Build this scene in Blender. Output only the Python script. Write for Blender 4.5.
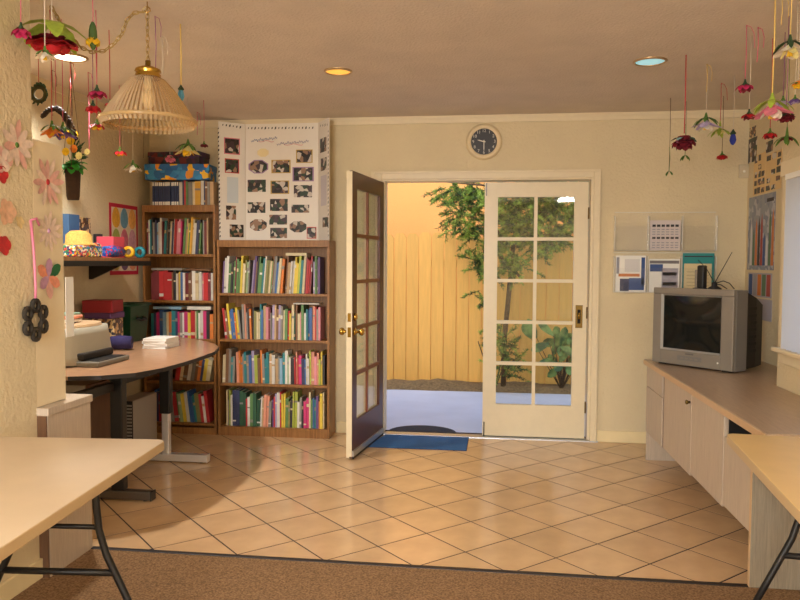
import bpy, math, random
import numpy as np
from mathutils import Matrix, Vector

random.seed(7)
for o in list(bpy.data.objects): bpy.data.objects.remove(o)
SC = bpy.context.scene
COL = SC.collection
PI = math.pi

# ------------------------------------------------------------------ camera
FPX, YAW, PIT, ROL, EYE = 745.65, .1295, .0502, .0053, 1.4015
_fw = np.array([-math.sin(YAW)*math.cos(PIT), math.cos(YAW)*math.cos(PIT), -math.sin(PIT)])
_rt = np.array([math.cos(YAW), math.sin(YAW), 0.0])
_up = np.cross(_rt, _fw)
CR = math.cos(ROL)*_rt + math.sin(ROL)*_up
CU = -math.sin(ROL)*_rt + math.cos(ROL)*_up
CF = _fw
CC = np.array([0, 0, EYE])
cd = bpy.data.cameras.new('camera'); cam = bpy.data.objects.new('camera', cd); COL.objects.link(cam)
cd.sensor_width = 36; cd.lens = FPX/800*36; cd.clip_start = .05; cd.clip_end = 200
cam.matrix_world = Matrix(((CR[0], CU[0], -CF[0], 0), (CR[1], CU[1], -CF[1], 0), (CR[2], CU[2], -CF[2], EYE), (0, 0, 0, 1)))
SC.camera = cam

# ------------------------------------------------------------------ light and exposure
vs = SC.view_settings
vs.view_transform = 'Standard'; vs.look = 'None'; vs.gamma = 1; vs.use_curve_mapping = False
vs.exposure = 0.25
wd = bpy.data.worlds.new('sky'); SC.world = wd; wd.use_nodes = True
nt = wd.node_tree
bg = nt.nodes['Background']
sky = nt.nodes.new('ShaderNodeTexSky'); sky.sky_type = 'NISHITA'; sky.sun_disc = False
sky.sun_elevation = math.radians(50); sky.sun_rotation = math.radians(200); sky.air_density = 1.2; sky.dust_density = 2.0
nt.links.new(sky.outputs[0], bg.inputs[0]); bg.inputs[1].default_value = 0.38

def area(name, loc, rot, sx, sy, power, col, parent=None):
    l = bpy.data.lights.new(name, 'AREA'); l.shape = 'RECTANGLE'; l.size = sx; l.size_y = sy
    l.energy = power; l.color = col
    o = bpy.data.objects.new(name, l); COL.objects.link(o); o.location = loc; o.rotation_euler = rot
    if parent: o.parent = parent
    return o
# power of recessed lights, added panel lamps and added rear fill (built further down)
P_PANEL_LEFT, P_PANEL_RIGHT, P_DOWN, P_REAR_FILL = 66, 58, 9, 140

# ------------------------------------------------------------------ pixel helpers: a pixel is a direction, the plane gives the distance
def ray(x, y): return CF + CR*(x-400)/FPX - CU*(y-300)/FPX
def onZ(x, y, z=0.): d = ray(x, y); return CC + d*(z-EYE)/d[2]
def onY(x, y, Y): d = ray(x, y); return CC + d*Y/d[1]
def onX(x, y, X): d = ray(x, y); return CC + d*X/d[0]
def onP(x, y, p0, n):
    d = ray(x, y); n = np.array(n, float); return CC + d*((np.array(p0)-CC) @ n)/(d @ n)

# ------------------------------------------------------------------ materials
def lin(c):
    c = c/255.
    return c/12.92 if c <= .04045 else ((c+.055)/1.055)**2.4
def rgb(*c): return (lin(c[0]), lin(c[1]), lin(c[2]), 1)
MATS = {}
def mat(name, col, rough=.6, metal=0., noise=0., nscale=20., bump=0., bscale=60., rand=0., spec=.5, coat=0., stretch=None):
    """principled, colour broken up by noise, optional relief and per-object value change"""
    if name in MATS: return MATS[name]
    m = bpy.data.materials.new(name); m.use_nodes = True; MATS[name] = m
    t = m.node_tree; b = t.nodes['Principled BSDF']
    c = rgb(*col)
    b.inputs['Base Color'].default_value = c; b.inputs['Roughness'].default_value = rough
    b.inputs['Metallic'].default_value = metal; b.inputs['Specular IOR Level'].default_value = spec
    b.inputs['Coat Weight'].default_value = coat
    m.diffuse_color = c
    if noise or bump or rand:
        tc = t.nodes.new('ShaderNodeTexCoord'); mp = t.nodes.new('ShaderNodeMapping')
        t.links.new(tc.outputs['Object'], mp.inputs[0])
        if stretch: mp.inputs['Scale'].default_value = stretch
    if noise or rand:
        nz = t.nodes.new('ShaderNodeTexNoise'); nz.inputs['Scale'].default_value = nscale; nz.inputs['Detail'].default_value = 4
        t.links.new(mp.outputs[0], nz.inputs['Vector'])
        mr = t.nodes.new('ShaderNodeMapRange'); mr.inputs[1].default_value = .3; mr.inputs[2].default_value = .7
        mr.inputs[3].default_value = 1-noise; mr.inputs[4].default_value = 1+noise
        t.links.new(nz.outputs[0], mr.inputs[0])
        val = mr.outputs[0]
        if rand:
            oi = t.nodes.new('ShaderNodeObjectInfo'); m2 = t.nodes.new('ShaderNodeMapRange')
            m2.inputs[3].default_value = 1-rand; m2.inputs[4].default_value = 1+rand
            t.links.new(oi.outputs['Random'], m2.inputs[0])
            mm = t.nodes.new('ShaderNodeMath'); mm.operation = 'MULTIPLY'
            t.links.new(val, mm.inputs[0]); t.links.new(m2.outputs[0], mm.inputs[1]); val = mm.outputs[0]
        vm = t.nodes.new('ShaderNodeVectorMath'); vm.operation = 'SCALE'; vm.inputs[0].default_value = c[:3]
        t.links.new(val, vm.inputs['Scale']); t.links.new(vm.outputs[0], b.inputs['Base Color'])
    if bump:
        nb = t.nodes.new('ShaderNodeTexNoise'); nb.inputs['Scale'].default_value = bscale; nb.inputs['Detail'].default_value = 3
        t.links.new(mp.outputs[0], nb.inputs['Vector'])
        bp = t.nodes.new('ShaderNodeBump'); bp.inputs['Strength'].default_value = bump; bp.inputs['Distance'].default_value = .01
        t.links.new(nb.outputs[0], bp.inputs['Height']); t.links.new(bp.outputs[0], b.inputs['Normal'])
    return m
def wood(name, c1, c2, rough=.45, scale=(30, 30, 2), ns=3., coat=0.):
    if name in MATS: return MATS[name]
    m = bpy.data.materials.new(name); m.use_nodes = True; MATS[name] = m
    t = m.node_tree; b = t.nodes['Principled BSDF']; b.inputs['Roughness'].default_value = rough; b.inputs['Coat Weight'].default_value = coat
    tc = t.nodes.new('ShaderNodeTexCoord'); mp = t.nodes.new('ShaderNodeMapping'); mp.inputs['Scale'].default_value = scale
    nz = t.nodes.new('ShaderNodeTexNoise'); nz.inputs['Scale'].default_value = ns; nz.inputs['Detail'].default_value = 6; nz.inputs['Roughness'].default_value = .65
    cr = t.nodes.new('ShaderNodeValToRGB'); cr.color_ramp.elements[0].position = .35; cr.color_ramp.elements[1].position = .68
    cr.color_ramp.elements[0].color = rgb(*c1); cr.color_ramp.elements[1].color = rgb(*c2)
    t.links.new(tc.outputs['Object'], mp.inputs[0]); t.links.new(mp.outputs[0], nz.inputs['Vector'])
    t.links.new(nz.outputs[0], cr.inputs[0]); t.links.new(cr.outputs[0], b.inputs['Base Color'])
    m.diffuse_color = rgb(*c1)
    return m
def emis(name, col, strength):
    m = bpy.data.materials.new(name); m.use_nodes = True; MATS[name] = m
    b = m.node_tree.nodes['Principled BSDF']; b.inputs['Base Color'].default_value = rgb(*col)
    b.inputs['Emission Color'].default_value = rgb(*col); b.inputs['Emission Strength'].default_value = strength
    return m
def glassy(name, tint, ior=1.45, rough=.02, opac=0., dcol=(230, 230, 230)):
    """thin clear sheet: transparent with fresnel gloss, and a little diffuse film where opac > 0"""
    m = bpy.data.materials.new(name); m.use_nodes = True; MATS[name] = m
    t = m.node_tree; t.nodes.clear()
    out = t.nodes.new('ShaderNodeOutputMaterial'); tr = t.nodes.new('ShaderNodeBsdfTransparent'); gl = t.nodes.new('ShaderNodeBsdfGlossy')
    lw_ = t.nodes.new('ShaderNodeLayerWeight'); pw_ = t.nodes.new('ShaderNodeMath'); pw_.operation = 'POWER'; pw_.inputs[1].default_value = 5
    fr = t.nodes.new('ShaderNodeMapRange'); fr.inputs[3].default_value = ((ior-1)/(ior+1))**2; fr.inputs[4].default_value = 1; mx = t.nodes.new('ShaderNodeMixShader')
    t.links.new(lw_.outputs['Facing'], pw_.inputs[0]); t.links.new(pw_.outputs[0], fr.inputs[0])
    tr.inputs[0].default_value = rgb(*tint); gl.inputs['Roughness'].default_value = rough
    t.links.new(fr.outputs[0], mx.inputs[0]); t.links.new(tr.outputs[0], mx.inputs[1]); t.links.new(gl.outputs[0], mx.inputs[2])
    last = mx
    if opac:
        df = t.nodes.new('ShaderNodeBsdfDiffuse'); df.inputs[0].default_value = rgb(*dcol)
        m2 = t.nodes.new('ShaderNodeMixShader'); m2.inputs[0].default_value = opac
        t.links.new(mx.outputs[0], m2.inputs[1]); t.links.new(df.outputs[0], m2.inputs[2]); last = m2
    t.links.new(last.outputs[0], out.inputs[0])
    return m
def patch_mat(name, cols, scale=18., rough=.4):
    """printed picture: flat cells of colour, different on every object"""
    m = bpy.data.materials.new(name); m.use_nodes = True; MATS[name] = m
    t = m.node_tree; b = t.nodes['Principled BSDF']; b.inputs['Roughness'].default_value = rough
    tc = t.nodes.new('ShaderNodeTexCoord'); oi = t.nodes.new('ShaderNodeObjectInfo')
    sc_ = t.nodes.new('ShaderNodeVectorMath'); sc_.operation = 'ADD'
    cx = t.nodes.new('ShaderNodeCombineXYZ'); mu = t.nodes.new('ShaderNodeMath'); mu.operation = 'MULTIPLY'; mu.inputs[1].default_value = 37.
    t.links.new(oi.outputs['Random'], mu.inputs[0])
    for i in range(3): t.links.new(mu.outputs[0], cx.inputs[i])
    t.links.new(tc.outputs['Object'], sc_.inputs[0]); t.links.new(cx.outputs[0], sc_.inputs[1])
    nz = t.nodes.new('ShaderNodeTexVoronoi'); nz.inputs['Scale'].default_value = scale*2.2
    sp_ = t.nodes.new('ShaderNodeSeparateColor'); t.links.new(sc_.outputs[0], nz.inputs['Vector']); t.links.new(nz.outputs['Color'], sp_.inputs[0])
    cr = t.nodes.new('ShaderNodeValToRGB'); cr.color_ramp.interpolation = 'CONSTANT'
    e = cr.color_ramp.elements
    n = len(cols)
    e[0].position = 0; e[0].color = rgb(*cols[0]); e[1].position = 1/n; e[1].color = rgb(*cols[1])
    for i in range(2, n):
        x = e.new(i/n); x.color = rgb(*cols[i])
    t.links.new(sp_.outputs[0], cr.inputs[0]); t.links.new(cr.outputs[0], b.inputs['Base Color'])
    m.diffuse_color = rgb(*cols[0])
    return m

M_WALL = mat('wall_paint', (220, 204, 168), .75, noise=.03, nscale=3, bump=.55, bscale=55)
M_CEIL = mat('ceiling_paint', (218, 204, 188), .85, noise=.05, nscale=4, bump=.6, bscale=70)
M_TRIM = mat('trim_paint', (228, 213, 180), .4, noise=.02)
M_BASE = mat('baseboard_paint', (236, 218, 172), .45, noise=.02)
M_TILE = mat('terracotta_tile', (208, 172, 130), .17, noise=.10, nscale=5, rand=.06, bump=.03, bscale=30, spec=.75)
M_GROUT = mat('grout', (62, 48, 40), .9, noise=.2, nscale=40)
M_CARPET = mat('carpet', (160, 126, 92), 1, noise=.45, nscale=120, bump=1, bscale=400, spec=.1)
M_STRIP = mat('rubber_strip', (38, 28, 24), .5)
M_BCASE = wood('bookcase_wood', (126, 84, 42), (162, 114, 64), .4)
M_BROWN = mat('brown_door_paint', (86, 48, 34), .35, noise=.12, nscale=12, stretch=(8, 8, 1))
M_BROWN2 = mat('red_brown_sash', (128, 72, 44), .35, noise=.1, nscale=12)
M_CREAM = mat('cream_door_paint', (228, 214, 182), .35, noise=.02)
M_GLASS = glassy('window_glass', (250, 252, 251), 1.45)
M_ACRYL = glassy('clear_acrylic', (255, 255, 255), 1.35, .05, .02, (255, 250, 240))
M_ACRYL_GLINT = glassy('acrylic_edge_glint', (255, 255, 255), 1.5, .1, .7, (255, 250, 236))  # white film paints in the bright highlights along the acrylic edges
M_BRASS = mat('brass', (196, 158, 74), .22, 1.)
M_BRASSD = mat('old_brass', (120, 96, 50), .4, .9)
M_STEEL = mat('chrome', (235, 235, 236), .32, .75)
M_DSTEEL = mat('dark_steel', (110, 104, 98), .35, .8)
M_BLACK = mat('black_paint', (22, 21, 22), .4)
M_BLACKP = mat('black_plastic', (26, 25, 26), .5)
M_OPENING_SHADE = mat('opening_shade', (16, 14, 13), .9)  # near-black colour that stands in for shade inside openings
M_LAM = wood('pale_laminate', (182, 166, 148), (202, 186, 166), .45, (60, 60, 2.5))
M_LAMT = wood('worktop_laminate', (164, 138, 112), (184, 158, 130), .3, (40, 3, 40))
M_LAME = mat('laminate_edge', (206, 172, 130), .4, noise=.05)
M_TABLE = mat('table_laminate', (204, 183, 154), .35, noise=.03, nscale=9)
M_TABLE2 = mat('table_laminate_warm', (216, 182, 122), .35, noise=.04, nscale=9)
M_TEDGE = mat('table_edge', (196, 170, 130), .5)
M_DESK = wood('desk_laminate', (166, 126, 96), (186, 146, 112), .25, (4, 30, 30))
M_SILVER = mat('silver_plastic', (136, 128, 117), .4, .15)
M_SILVER2 = mat('silver_plastic_side', (124, 120, 116), .4, .15)
M_SCREEN = mat('tube_glass', (28, 30, 28), .08, spec=.7)
M_CONC = mat('concrete', (200, 208, 224), .85, noise=.05, nscale=3, bump=.1, bscale=50)
M_DIRT = mat('soil', (122, 100, 66), 1, noise=.4, nscale=40, bump=1, bscale=50)
M_FENCE = mat('yellow_fence_paint', (224, 172, 86), .7, noise=.06, nscale=4, rand=.05, bump=.15, bscale=20, stretch=(10, 10, 1))
M_YWALL = mat('yellow_stucco', (240, 170, 94), .9, noise=.04, nscale=2, bump=.4, bscale=40)
M_BLUEMAT = mat('blue_mat', (52, 104, 158), .95, noise=.25, nscale=160, bump=.6, bscale=300)
M_DARKMAT = mat('dark_mat', (44, 48, 58), .95, noise=.4, nscale=60, bump=.6, bscale=200)
M_ALU = mat('aluminium', (200, 204, 210), .3, .8)
M_WHITE = mat('white_paper', (240, 238, 232), .7)
M_BOARD = mat('display_card', (236, 230, 220), .7, noise=.01)
M_PAGES = mat('book_pages', (226, 214, 188), .85, noise=.08, nscale=120)
M_PHOTO = patch_mat('photo_print', [(26, 24, 26), (52, 44, 42), (150, 116, 92), (40, 62, 44), (206, 196, 184), (70, 52, 60)], 14)
M_COLLAGE = patch_mat('collage_print', [(70, 52, 42), (214, 182, 130), (90, 80, 84), (226, 200, 150), (120, 74, 50), (60, 60, 72)], 22)
M_POSTER = patch_mat('poster_print', [(120, 128, 150), (128, 136, 156), (140, 146, 160), (176, 178, 186)], 10)
M_TOY = patch_mat('bright_pattern', [(230, 190, 60), (40, 110, 170), (210, 60, 60), (240, 230, 210), (40, 140, 90), (60, 40, 90)], 40)
M_GAME = patch_mat('game_box_print', [(30, 100, 170), (50, 140, 205), (240, 190, 40), (40, 110, 180), (60, 150, 210), (50, 130, 190), (230, 150, 40)], 9)
M_GAME2 = patch_mat('dark_box_print', [(40, 26, 40), (70, 30, 50), (60, 30, 80), (110, 40, 40), (40, 60, 70)], 9)
LEAF_G = mat('cloth_leaf', (84, 122, 46), .7, noise=.2, nscale=40)
LEAF_D = mat('cloth_leaf_dark', (38, 66, 36), .7, noise=.2, nscale=40)
def pm(name, c): return mat('petal_'+name, c, .75, noise=.15, nscale=60)
PET = {k: pm(k, v) for k, v in dict(red=(190, 24, 34), crimson=(116, 16, 34), magenta=(196, 40, 96), pink=(226, 130, 150), white=(238, 226, 206),
       yellow=(238, 194, 34), blue=(52, 62, 150), sky=(108, 184, 222), purple=(116, 84, 150), orange=(232, 136, 50), lilac=(190, 170, 200), paleyellow=(236, 222, 150)).items()}
def ribbon(name, c): return mat('ribbon_'+name, c, .5)
RIB = {k: ribbon(k, v) for k, v in dict(red=(190, 50, 60), pink=(206, 90, 120), yellow=(222, 190, 110), white=(214, 200, 180), purple=(150, 90, 130), green=(120, 130, 70), brown=(120, 90, 66)).items()}

# ------------------------------------------------------------------ mesh helpers
ORG = {}
class MB:
    def __init__(s): s.v = []; s.f = []; s.m = []; s.s = []
    def add(s, vs_, fs, mi=0, sm=False):
        b = len(s.v); s.v += [tuple(map(float, p)) for p in vs_]
        for f in fs: s.f.append(tuple(b+i for i in f)); s.m.append(mi); s.s.append(sm)
        return s
    def box(s, x0, x1, y0, y1, z0, z1, mi=0):
        return s.add([(x0, y0, z0), (x1, y0, z0), (x1, y1, z0), (x0, y1, z0), (x0, y0, z1), (x1, y0, z1), (x1, y1, z1), (x0, y1, z1)],
                     [(0, 3, 2, 1), (4, 5, 6, 7), (0, 1, 5, 4), (1, 2, 6, 5), (2, 3, 7, 6), (3, 0, 4, 7)], mi)
    def obox(s, c, ax, ay, az, mi=0):
        """box with centre c and three half-axis vectors"""
        c, ax, ay, az = (np.array(a, float) for a in (c, ax, ay, az)); P = []
        for k in (-1, 1):
            for (i, j) in ((-1, -1), (1, -1), (1, 1), (-1, 1)): P.append(c+i*ax+j*ay+k*az)
        return s.add(P, [(0, 3, 2, 1), (4, 5, 6, 7), (0, 1, 5, 4), (1, 2, 6, 5), (2, 3, 7, 6), (3, 0, 4, 7)], mi)
    def cyl(s, p0, p1, r0, r1=None, n=12, mi=0, caps=True):
        return s.tube([p0, p1], [r0, r0 if r1 is None else r1], n, mi, caps)
    def tube(s, pts, r, n=8, mi=0, caps=True, closed=False):
        pts = [np.array(p, float) for p in pts]; N = len(pts)
        rs = r if isinstance(r, (list, tuple)) else [r]*N
        V = []; prev = None
        for i, p in enumerate(pts):
            if closed: d = pts[(i+1) % N]-pts[i-1]
            else: d = pts[min(i+1, N-1)]-pts[max(i-1, 0)]
            d = d/(np.linalg.norm(d)+1e-12)
            if prev is None:
                a = np.array([0, 0, 1.]) if abs(d[2]) < .9 else np.array([1., 0, 0])
            else: a = prev
            a = a-d*(a @ d); a = a/(np.linalg.norm(a)+1e-12); b = np.cross(d, a); prev = a
            for k in range(n):
                t = 2*PI*k/n; V.append(p+rs[i]*(a*math.cos(t)+b*math.sin(t)))
        F = []
        for i in range(N if closed else N-1):
            for k in range(n):
                F.append((i*n+k, i*n+(k+1) % n, ((i+1) % N)*n+(k+1) % n, ((i+1) % N)*n+k))
        s.add(V, F, mi, True)
        if caps and not closed:
            b = len(s.v)-len(V)
            s.f.append(tuple(b+k for k in reversed(range(n)))); s.m.append(mi); s.s.append(False)
            s.f.append(tuple(b+(N-1)*n+k for k in range(n))); s.m.append(mi); s.s.append(False)
        return s
    def lathe(s, prof, c=(0, 0, 0), n=24, mi=0, axis='z', sm=True, caps=True, sx=1., sy=1.):
        V = []; F = []
        for (r, h) in prof:
            for k in range(n):
                t = 2*PI*k/n; a, b = r*math.cos(t)*sx, r*math.sin(t)*sy
                if axis == 'z': V.append((c[0]+a, c[1]+b, c[2]+h))
                elif axis == 'y': V.append((c[0]+a, c[1]+h, c[2]+b))
                else: V.append((c[0]+h, c[1]+a, c[2]+b))
        for i in range(len(prof)-1):
            for k in range(n): F.append((i*n+k, i*n+(k+1) % n, (i+1)*n+(k+1) % n, (i+1)*n+k))
        s.add(V, F, mi, sm)
        if caps:
            b = len(s.v)-len(V)
            if prof[0][0] > 1e-5: s.f.append(tuple(b+k for k in reversed(range(n)))); s.m.append(mi); s.s.append(False)
            if prof[-1][0] > 1e-5: s.f.append(tuple(b+(len(prof)-1)*n+k for k in range(n))); s.m.append(mi); s.s.append(False)
        return s
    def prism(s, poly, z0, z1, mi=0, mside=None):
        n = len(poly); V = [(x, y, z0) for x, y in poly]+[(x, y, z1) for x, y in poly]
        s.add(V, [tuple(reversed(range(n))), tuple(range(n, 2*n))], mi)
        b = len(s.v)-2*n
        for k in range(n):
            s.f.append((b+k, b+(k+1) % n, b+n+(k+1) % n, b+n+k)); s.m.append(mi if mside is None else mside); s.s.append(False)
        return s
    def slab(s, c, u, v, w, poly, th, mi=0):
        """prism: 2-D poly in the frame (u,v) at c, extruded by th along w"""
        c, u, v, w = (np.array(a, float) for a in (c, u, v, w)); n = len(poly)
        A = [c+u*a+v*b for a, b in poly]; B = [p+w*th for p in A]
        s.add(A+B, [tuple(reversed(range(n))), tuple(range(n, 2*n))]+[(k, (k+1) % n, n+(k+1) % n, n+k) for k in range(n)], mi)
        return s
    def blob(s, c, rx, ry, rz, mi=0, n=12, m=8):
        return s.lathe([(max(1e-6, math.sin(PI*i/m)), -math.cos(PI*i/m)*1.) for i in range(m+1)], (0, 0, 0), n, mi, caps=False)._scale_last(n*(m+1), c, rx, ry, rz)
    def _scale_last(s, k, c, rx, ry, rz):
        for i in range(len(s.v)-k, len(s.v)):
            x, y, z = s.v[i]; s.v[i] = (c[0]+x*rx, c[1]+y*ry, c[2]+z*rz)
        return s
    def petal(s, c, u, n, L, W, bend=.3, cup=.0, mi=0, th=0.0):
        """curved petal from c along u, bending along n"""
        c, u, n = (np.array(a, float) for a in (c, u, n)); u = u/np.linalg.norm(u); n = n-u*(n @ u); n = n/(np.linalg.norm(n)+1e-9); w = np.cross(u, n)
        V = []
        prof = ((0, .18), (.3, .75), (.62, 1.), (.86, .7), (1., .12))
        for t, ww in prof:
            p = c+u*L*t*(1-.25*abs(bend)*t)+n*L*bend*t*t
            for q in (-1, 0, 1): V.append(p+w*q*W*.5*ww+n*abs(q)*cup*W*ww)
        F = []
        for i in range(4):
            for k in range(2): a = i*3+k; F.append((a, a+1, a+4, a+3))
        return s.add(V, F, mi, True)
    def build(s, name, mats, parent=None, local=False, bevel=0., bseg=2, org=None):
        me = bpy.data.meshes.new(name)
        off = (0, 0, 0)
        if parent is not None and not local: off = ORG.get(parent.name, (0, 0, 0))
        elif org is not None: off = org
        me.from_pydata([(p[0]-off[0], p[1]-off[1], p[2]-off[2]) for p in s.v], [], s.f)
        if not isinstance(mats, (list, tuple)): mats = [mats]
        for m in mats: me.materials.append(m)
        me.polygons.foreach_set('material_index', s.m); me.polygons.foreach_set('use_smooth', s.s); me.update()
        o = bpy.data.objects.new(name, me); COL.objects.link(o)
        if parent is not None: o.parent = parent; ORG[o.name] = off if not local else (0, 0, 0)
        elif org is not None: o.location = org; ORG[o.name] = tuple(org)
        if bevel:
            b = o.modifiers.new('bevel', 'BEVEL'); b.width = bevel; b.segments = bseg; b.limit_method = 'ANGLE'; b.angle_limit = .9
        return o
def tag(o, label, cat, group=None, kind=None):
    o['label'] = label; o['category'] = cat
    if group: o['group'] = group
    if kind: o['kind'] = kind
    return o
def thing(name, label, cat, loc=(0, 0, 0), rotz=0., group=None):
    o = bpy.data.objects.new(name, None); COL.objects.link(o); o.empty_display_size = .05
    o.location = tuple(map(float, loc)); o.rotation_euler = (0, 0, rotz); ORG[o.name] = tuple(map(float, loc))
    return tag(o, label, cat, group)
def struct(o): o['kind'] = 'structure'; return o
def B(*a, mi=0): return MB().box(*a, mi=mi)

# ================================================================== THE SETTING
WB, XR, XL, ZC = 5.97, 1.87, -2.90, 2.56        # back wall, right wall, alcove wall, ceiling
XW = 1.578; YB = 4.44                            # window wall, where it steps out
XN, YN = -1.99, 3.004                            # near left wall and its end
YC = 3.357                                       # carpet edge
YE = -2.4                                        # wall behind the camera

# floor: slab with tiles, carpet and strip as its pieces
floor = struct(B(-3.0, 2.0, YE-.1, WB+.16, -.2, -.0014).build('floor', M_GROUT))
def clip(poly, a, b, c):    # keep a*x+b*y<=c
    out = []
    for i in range(len(poly)):
        p, q = poly[i], poly[(i+1) % len(poly)]; dp, dq = a*p[0]+b*p[1]-c, a*q[0]+b*q[1]-c
        if dp <= 0: out.append(p)
        if (dp < 0 < dq) or (dq < 0 < dp):
            t = dp/(dp-dq); out.append((p[0]+t*(q[0]-p[0]), p[1]+t*(q[1]-p[1])))
    return out
TS, TA = .305, .8103
eu = np.array([math.cos(TA), -math.sin(TA)]); ed = np.array([math.sin(TA), math.cos(TA)])
t0 = np.array([-1.8945, 4.1343])*.9776
g = .0042
full = None
def tile_mesh(poly, name):
    n = len(poly); cx, cy = sum(p[0] for p in poly)/n, sum(p[1] for p in poly)/n
    ins = [(p[0]+(cx-p[0])*.006, p[1]+(cy-p[1])*.006) for p in poly]
    m = MB(); V = [(x, y, -.0014) for x, y in poly]+[(x, y, -.0003) for x, y in poly]+[(x, y, 0.) for x, y in ins]
    m.add(V, [tuple(range(2*n, 3*n))]+[(k, (k+1) % n, n+(k+1) % n, n+k) for k in range(n)]+[(n+k, n+(k+1) % n, 2*n+(k+1) % n, 2*n+k) for k in range(n)])
    me = bpy.data.meshes.new(name); me.from_pydata(m.v, [], m.f); me.materials.append(M_TILE); me.update()
    return me
base = [tuple(eu*(a)*TS+ed*(b)*TS) for a, b in ((g/TS, g/TS), (1-g/TS, g/TS), (1-g/TS, 1-g/TS), (g/TS, 1-g/TS))]
ar = lambda P: abs(sum(P[i][0]*P[(i+1) % len(P)][1]-P[(i+1) % len(P)][0]*P[i][1] for i in range(len(P))))/2 if len(P) > 2 else 0
base = base[::-1] if sum(base[i][0]*base[(i+1) % 4][1]-base[(i+1) % 4][0]*base[i][1] for i in range(4)) < 0 else base
A0 = ar(base); full = tile_mesh(base, 'tile')
for iu in range(-14, 26):
    for id_ in range(-14, 26):
        o0 = t0+TS*(iu*eu+id_*ed)
        P = [(x+o0[0], y+o0[1]) for x, y in base]
        for (a, b, c) in ((-1, 0, 2.895), (1, 0, XR), (0, -1, -(YC+.008)), (0, 1, WB+.02)): P = clip(P, a, b, c)
        if len(P) < 3 or ar(P) < .0015: continue
        if ar(P) > A0*.999: me = full; loc = (o0[0], o0[1], 0)
        else:
            loc = (P[0][0], P[0][1], 0); me = tile_mesh([(x-P[0][0], y-P[0][1]) for x, y in P], 'cut_tile')
        to = bpy.data.objects.new('tile', me); COL.objects.link(to); to.location = loc; to.parent = floor
B(-2.6, 1.95, YE, YC-.012, -.006, .003).build('carpet', M_CARPET, floor)
B(-1.99, 1.15, YC-.022, YC+.010, -.006, .006).build('edge_strip', M_STRIP, floor, bevel=.003)
B(-.93, .80, WB-.03, WB+.07, -.01, .008).build('threshold', M_ALU, floor, bevel=.004)

ceiling = struct(B(-3.1, 2.1, YE-.1, WB+.5, ZC, ZC+.12).build('ceiling', M_CEIL))
# back wall with the door opening
DX0, DX1, DZ = -.925, .735, 2.075
w = MB().box(-3.05, DX0, WB, WB+.15, 0, ZC).box(DX1, 2.05, WB, WB+.15, 0, ZC).box(DX0, DX1, WB, WB+.15, DZ, ZC)
struct(w.build('wall_back', M_WALL))
struct(B(XR, XR+.15, YB, WB, 0, ZC).build('wall_right', M_WALL))
struct(B(-3.05, XL, YN, WB, 0, ZC).build('wall_left', M_WALL))
struct(B(-3.05, XN, YE, YN, 0, ZC).build('wall_near_left', M_WALL))
# window wall stepping out on the right, opening Y 2.3..4.33
WY0, WY1, WZ0, WZ1 = 2.5, 4.36, .955, 1.885
w = MB().box(XW, XW+.42, WY1, YB, 0, ZC).box(XW, XW+.42, YE, WY0, 0, ZC).box(XW, XW+.42, WY0, WY1, 0, WZ0).box(XW, XW+.42, WY0, WY1, WZ1, ZC)
struct(w.build('wall_window', M_WALL))
RW = (-1.92, -.32, .80, 2.35)  # unseen rear window, added as a source of fill light
struct(MB().box(-3.05, RW[0], YE-.15, YE, 0, ZC).box(RW[1], 2.0, YE-.15, YE, 0, ZC).box(RW[0], RW[1], YE-.15, YE, 0, RW[2]).box(RW[0], RW[1], YE-.15, YE, RW[3], ZC).build('wall_front', M_WALL))
rwn = struct(MB().box(RW[0], RW[0]+.05, YE-.1, YE-.05, RW[2], RW[3]).box(RW[1]-.05, RW[1], YE-.1, YE-.05, RW[2], RW[3]).box(RW[0]+.05, RW[1]-.05, YE-.1, YE-.05, RW[2], RW[2]+.05).box(RW[0]+.05, RW[1]-.05, YE-.1, YE-.05, RW[3]-.05, RW[3]).box(-1.15, -1.09, YE-.1, YE-.05, RW[2]+.05, RW[3]-.05).build('added_rear_window', M_TRIM))
B(RW[0]+.05, -1.15, YE-.078, YE-.072, RW[2]+.05, RW[3]-.05).build('pane', M_GLASS, rwn)
B(-1.09, RW[1]-.05, YE-.078, YE-.072, RW[2]+.05, RW[3]-.05).build('pane', M_GLASS, rwn)
area('rear_window_fill', ((RW[0]+RW[1])/2, YE-.02, (RW[2]+RW[3])/2), (PI/2, 0, 0), RW[1]-RW[0]-.1, RW[3]-RW[2]-.1, P_REAR_FILL, (1, 1, .99))  # area lamp added at the unseen window to brighten the walls
# trim
t = MB()
t.box(-3.0+.1, XR, WB-.018, WB, ZC-.055, ZC).box(-2.9, XR, WB-.03, WB, ZC-.018, ZC)
struct(t.build('trim_1', M_TRIM))
t = MB().box(XL, XL+.018, YN, WB-.03, ZC-.05, ZC)
struct(t.build('trim_2', M_TRIM))
struct(MB().box(-1.30, -1.02, WB-.016, WB, 0, .09).box(.79, XR, WB-.016, WB, 0, .09).build('baseboard_back', M_BASE, bevel=.004))
struct(MB().box(XN, XN+.016, YE, YN-.002, .003, .09).build('baseboard_left', M_BASE, bevel=.004))
# door casing
cs = struct(MB().box(-1.015, -.925, WB-.022, WB, 0, 2.13).box(.735, .787, WB-.022, WB, 0, 2.13).box(-.925, .735, WB-.022, WB, 2.065, 2.13).build('trim_3', M_TRIM, bevel=.005))
MB().box(-1.015, -.985, WB-.03, WB-.022, 0, 2.13).box(.77, .787, WB-.03, WB-.022, 0, 2.13).box(-.985, .77, WB-.03, WB-.022, 2.112, 2.13).build('outer_bead', M_TRIM, cs, bevel=.003)
MB().box(-.925, -.905, WB, WB+.15, 0.012, 2.075).box(.715, .735, WB, WB+.15, .012, 2.075).box(-.905, .715, WB, WB+.15, 2.055, 2.075).build('jamb', M_TRIM, cs)
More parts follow.
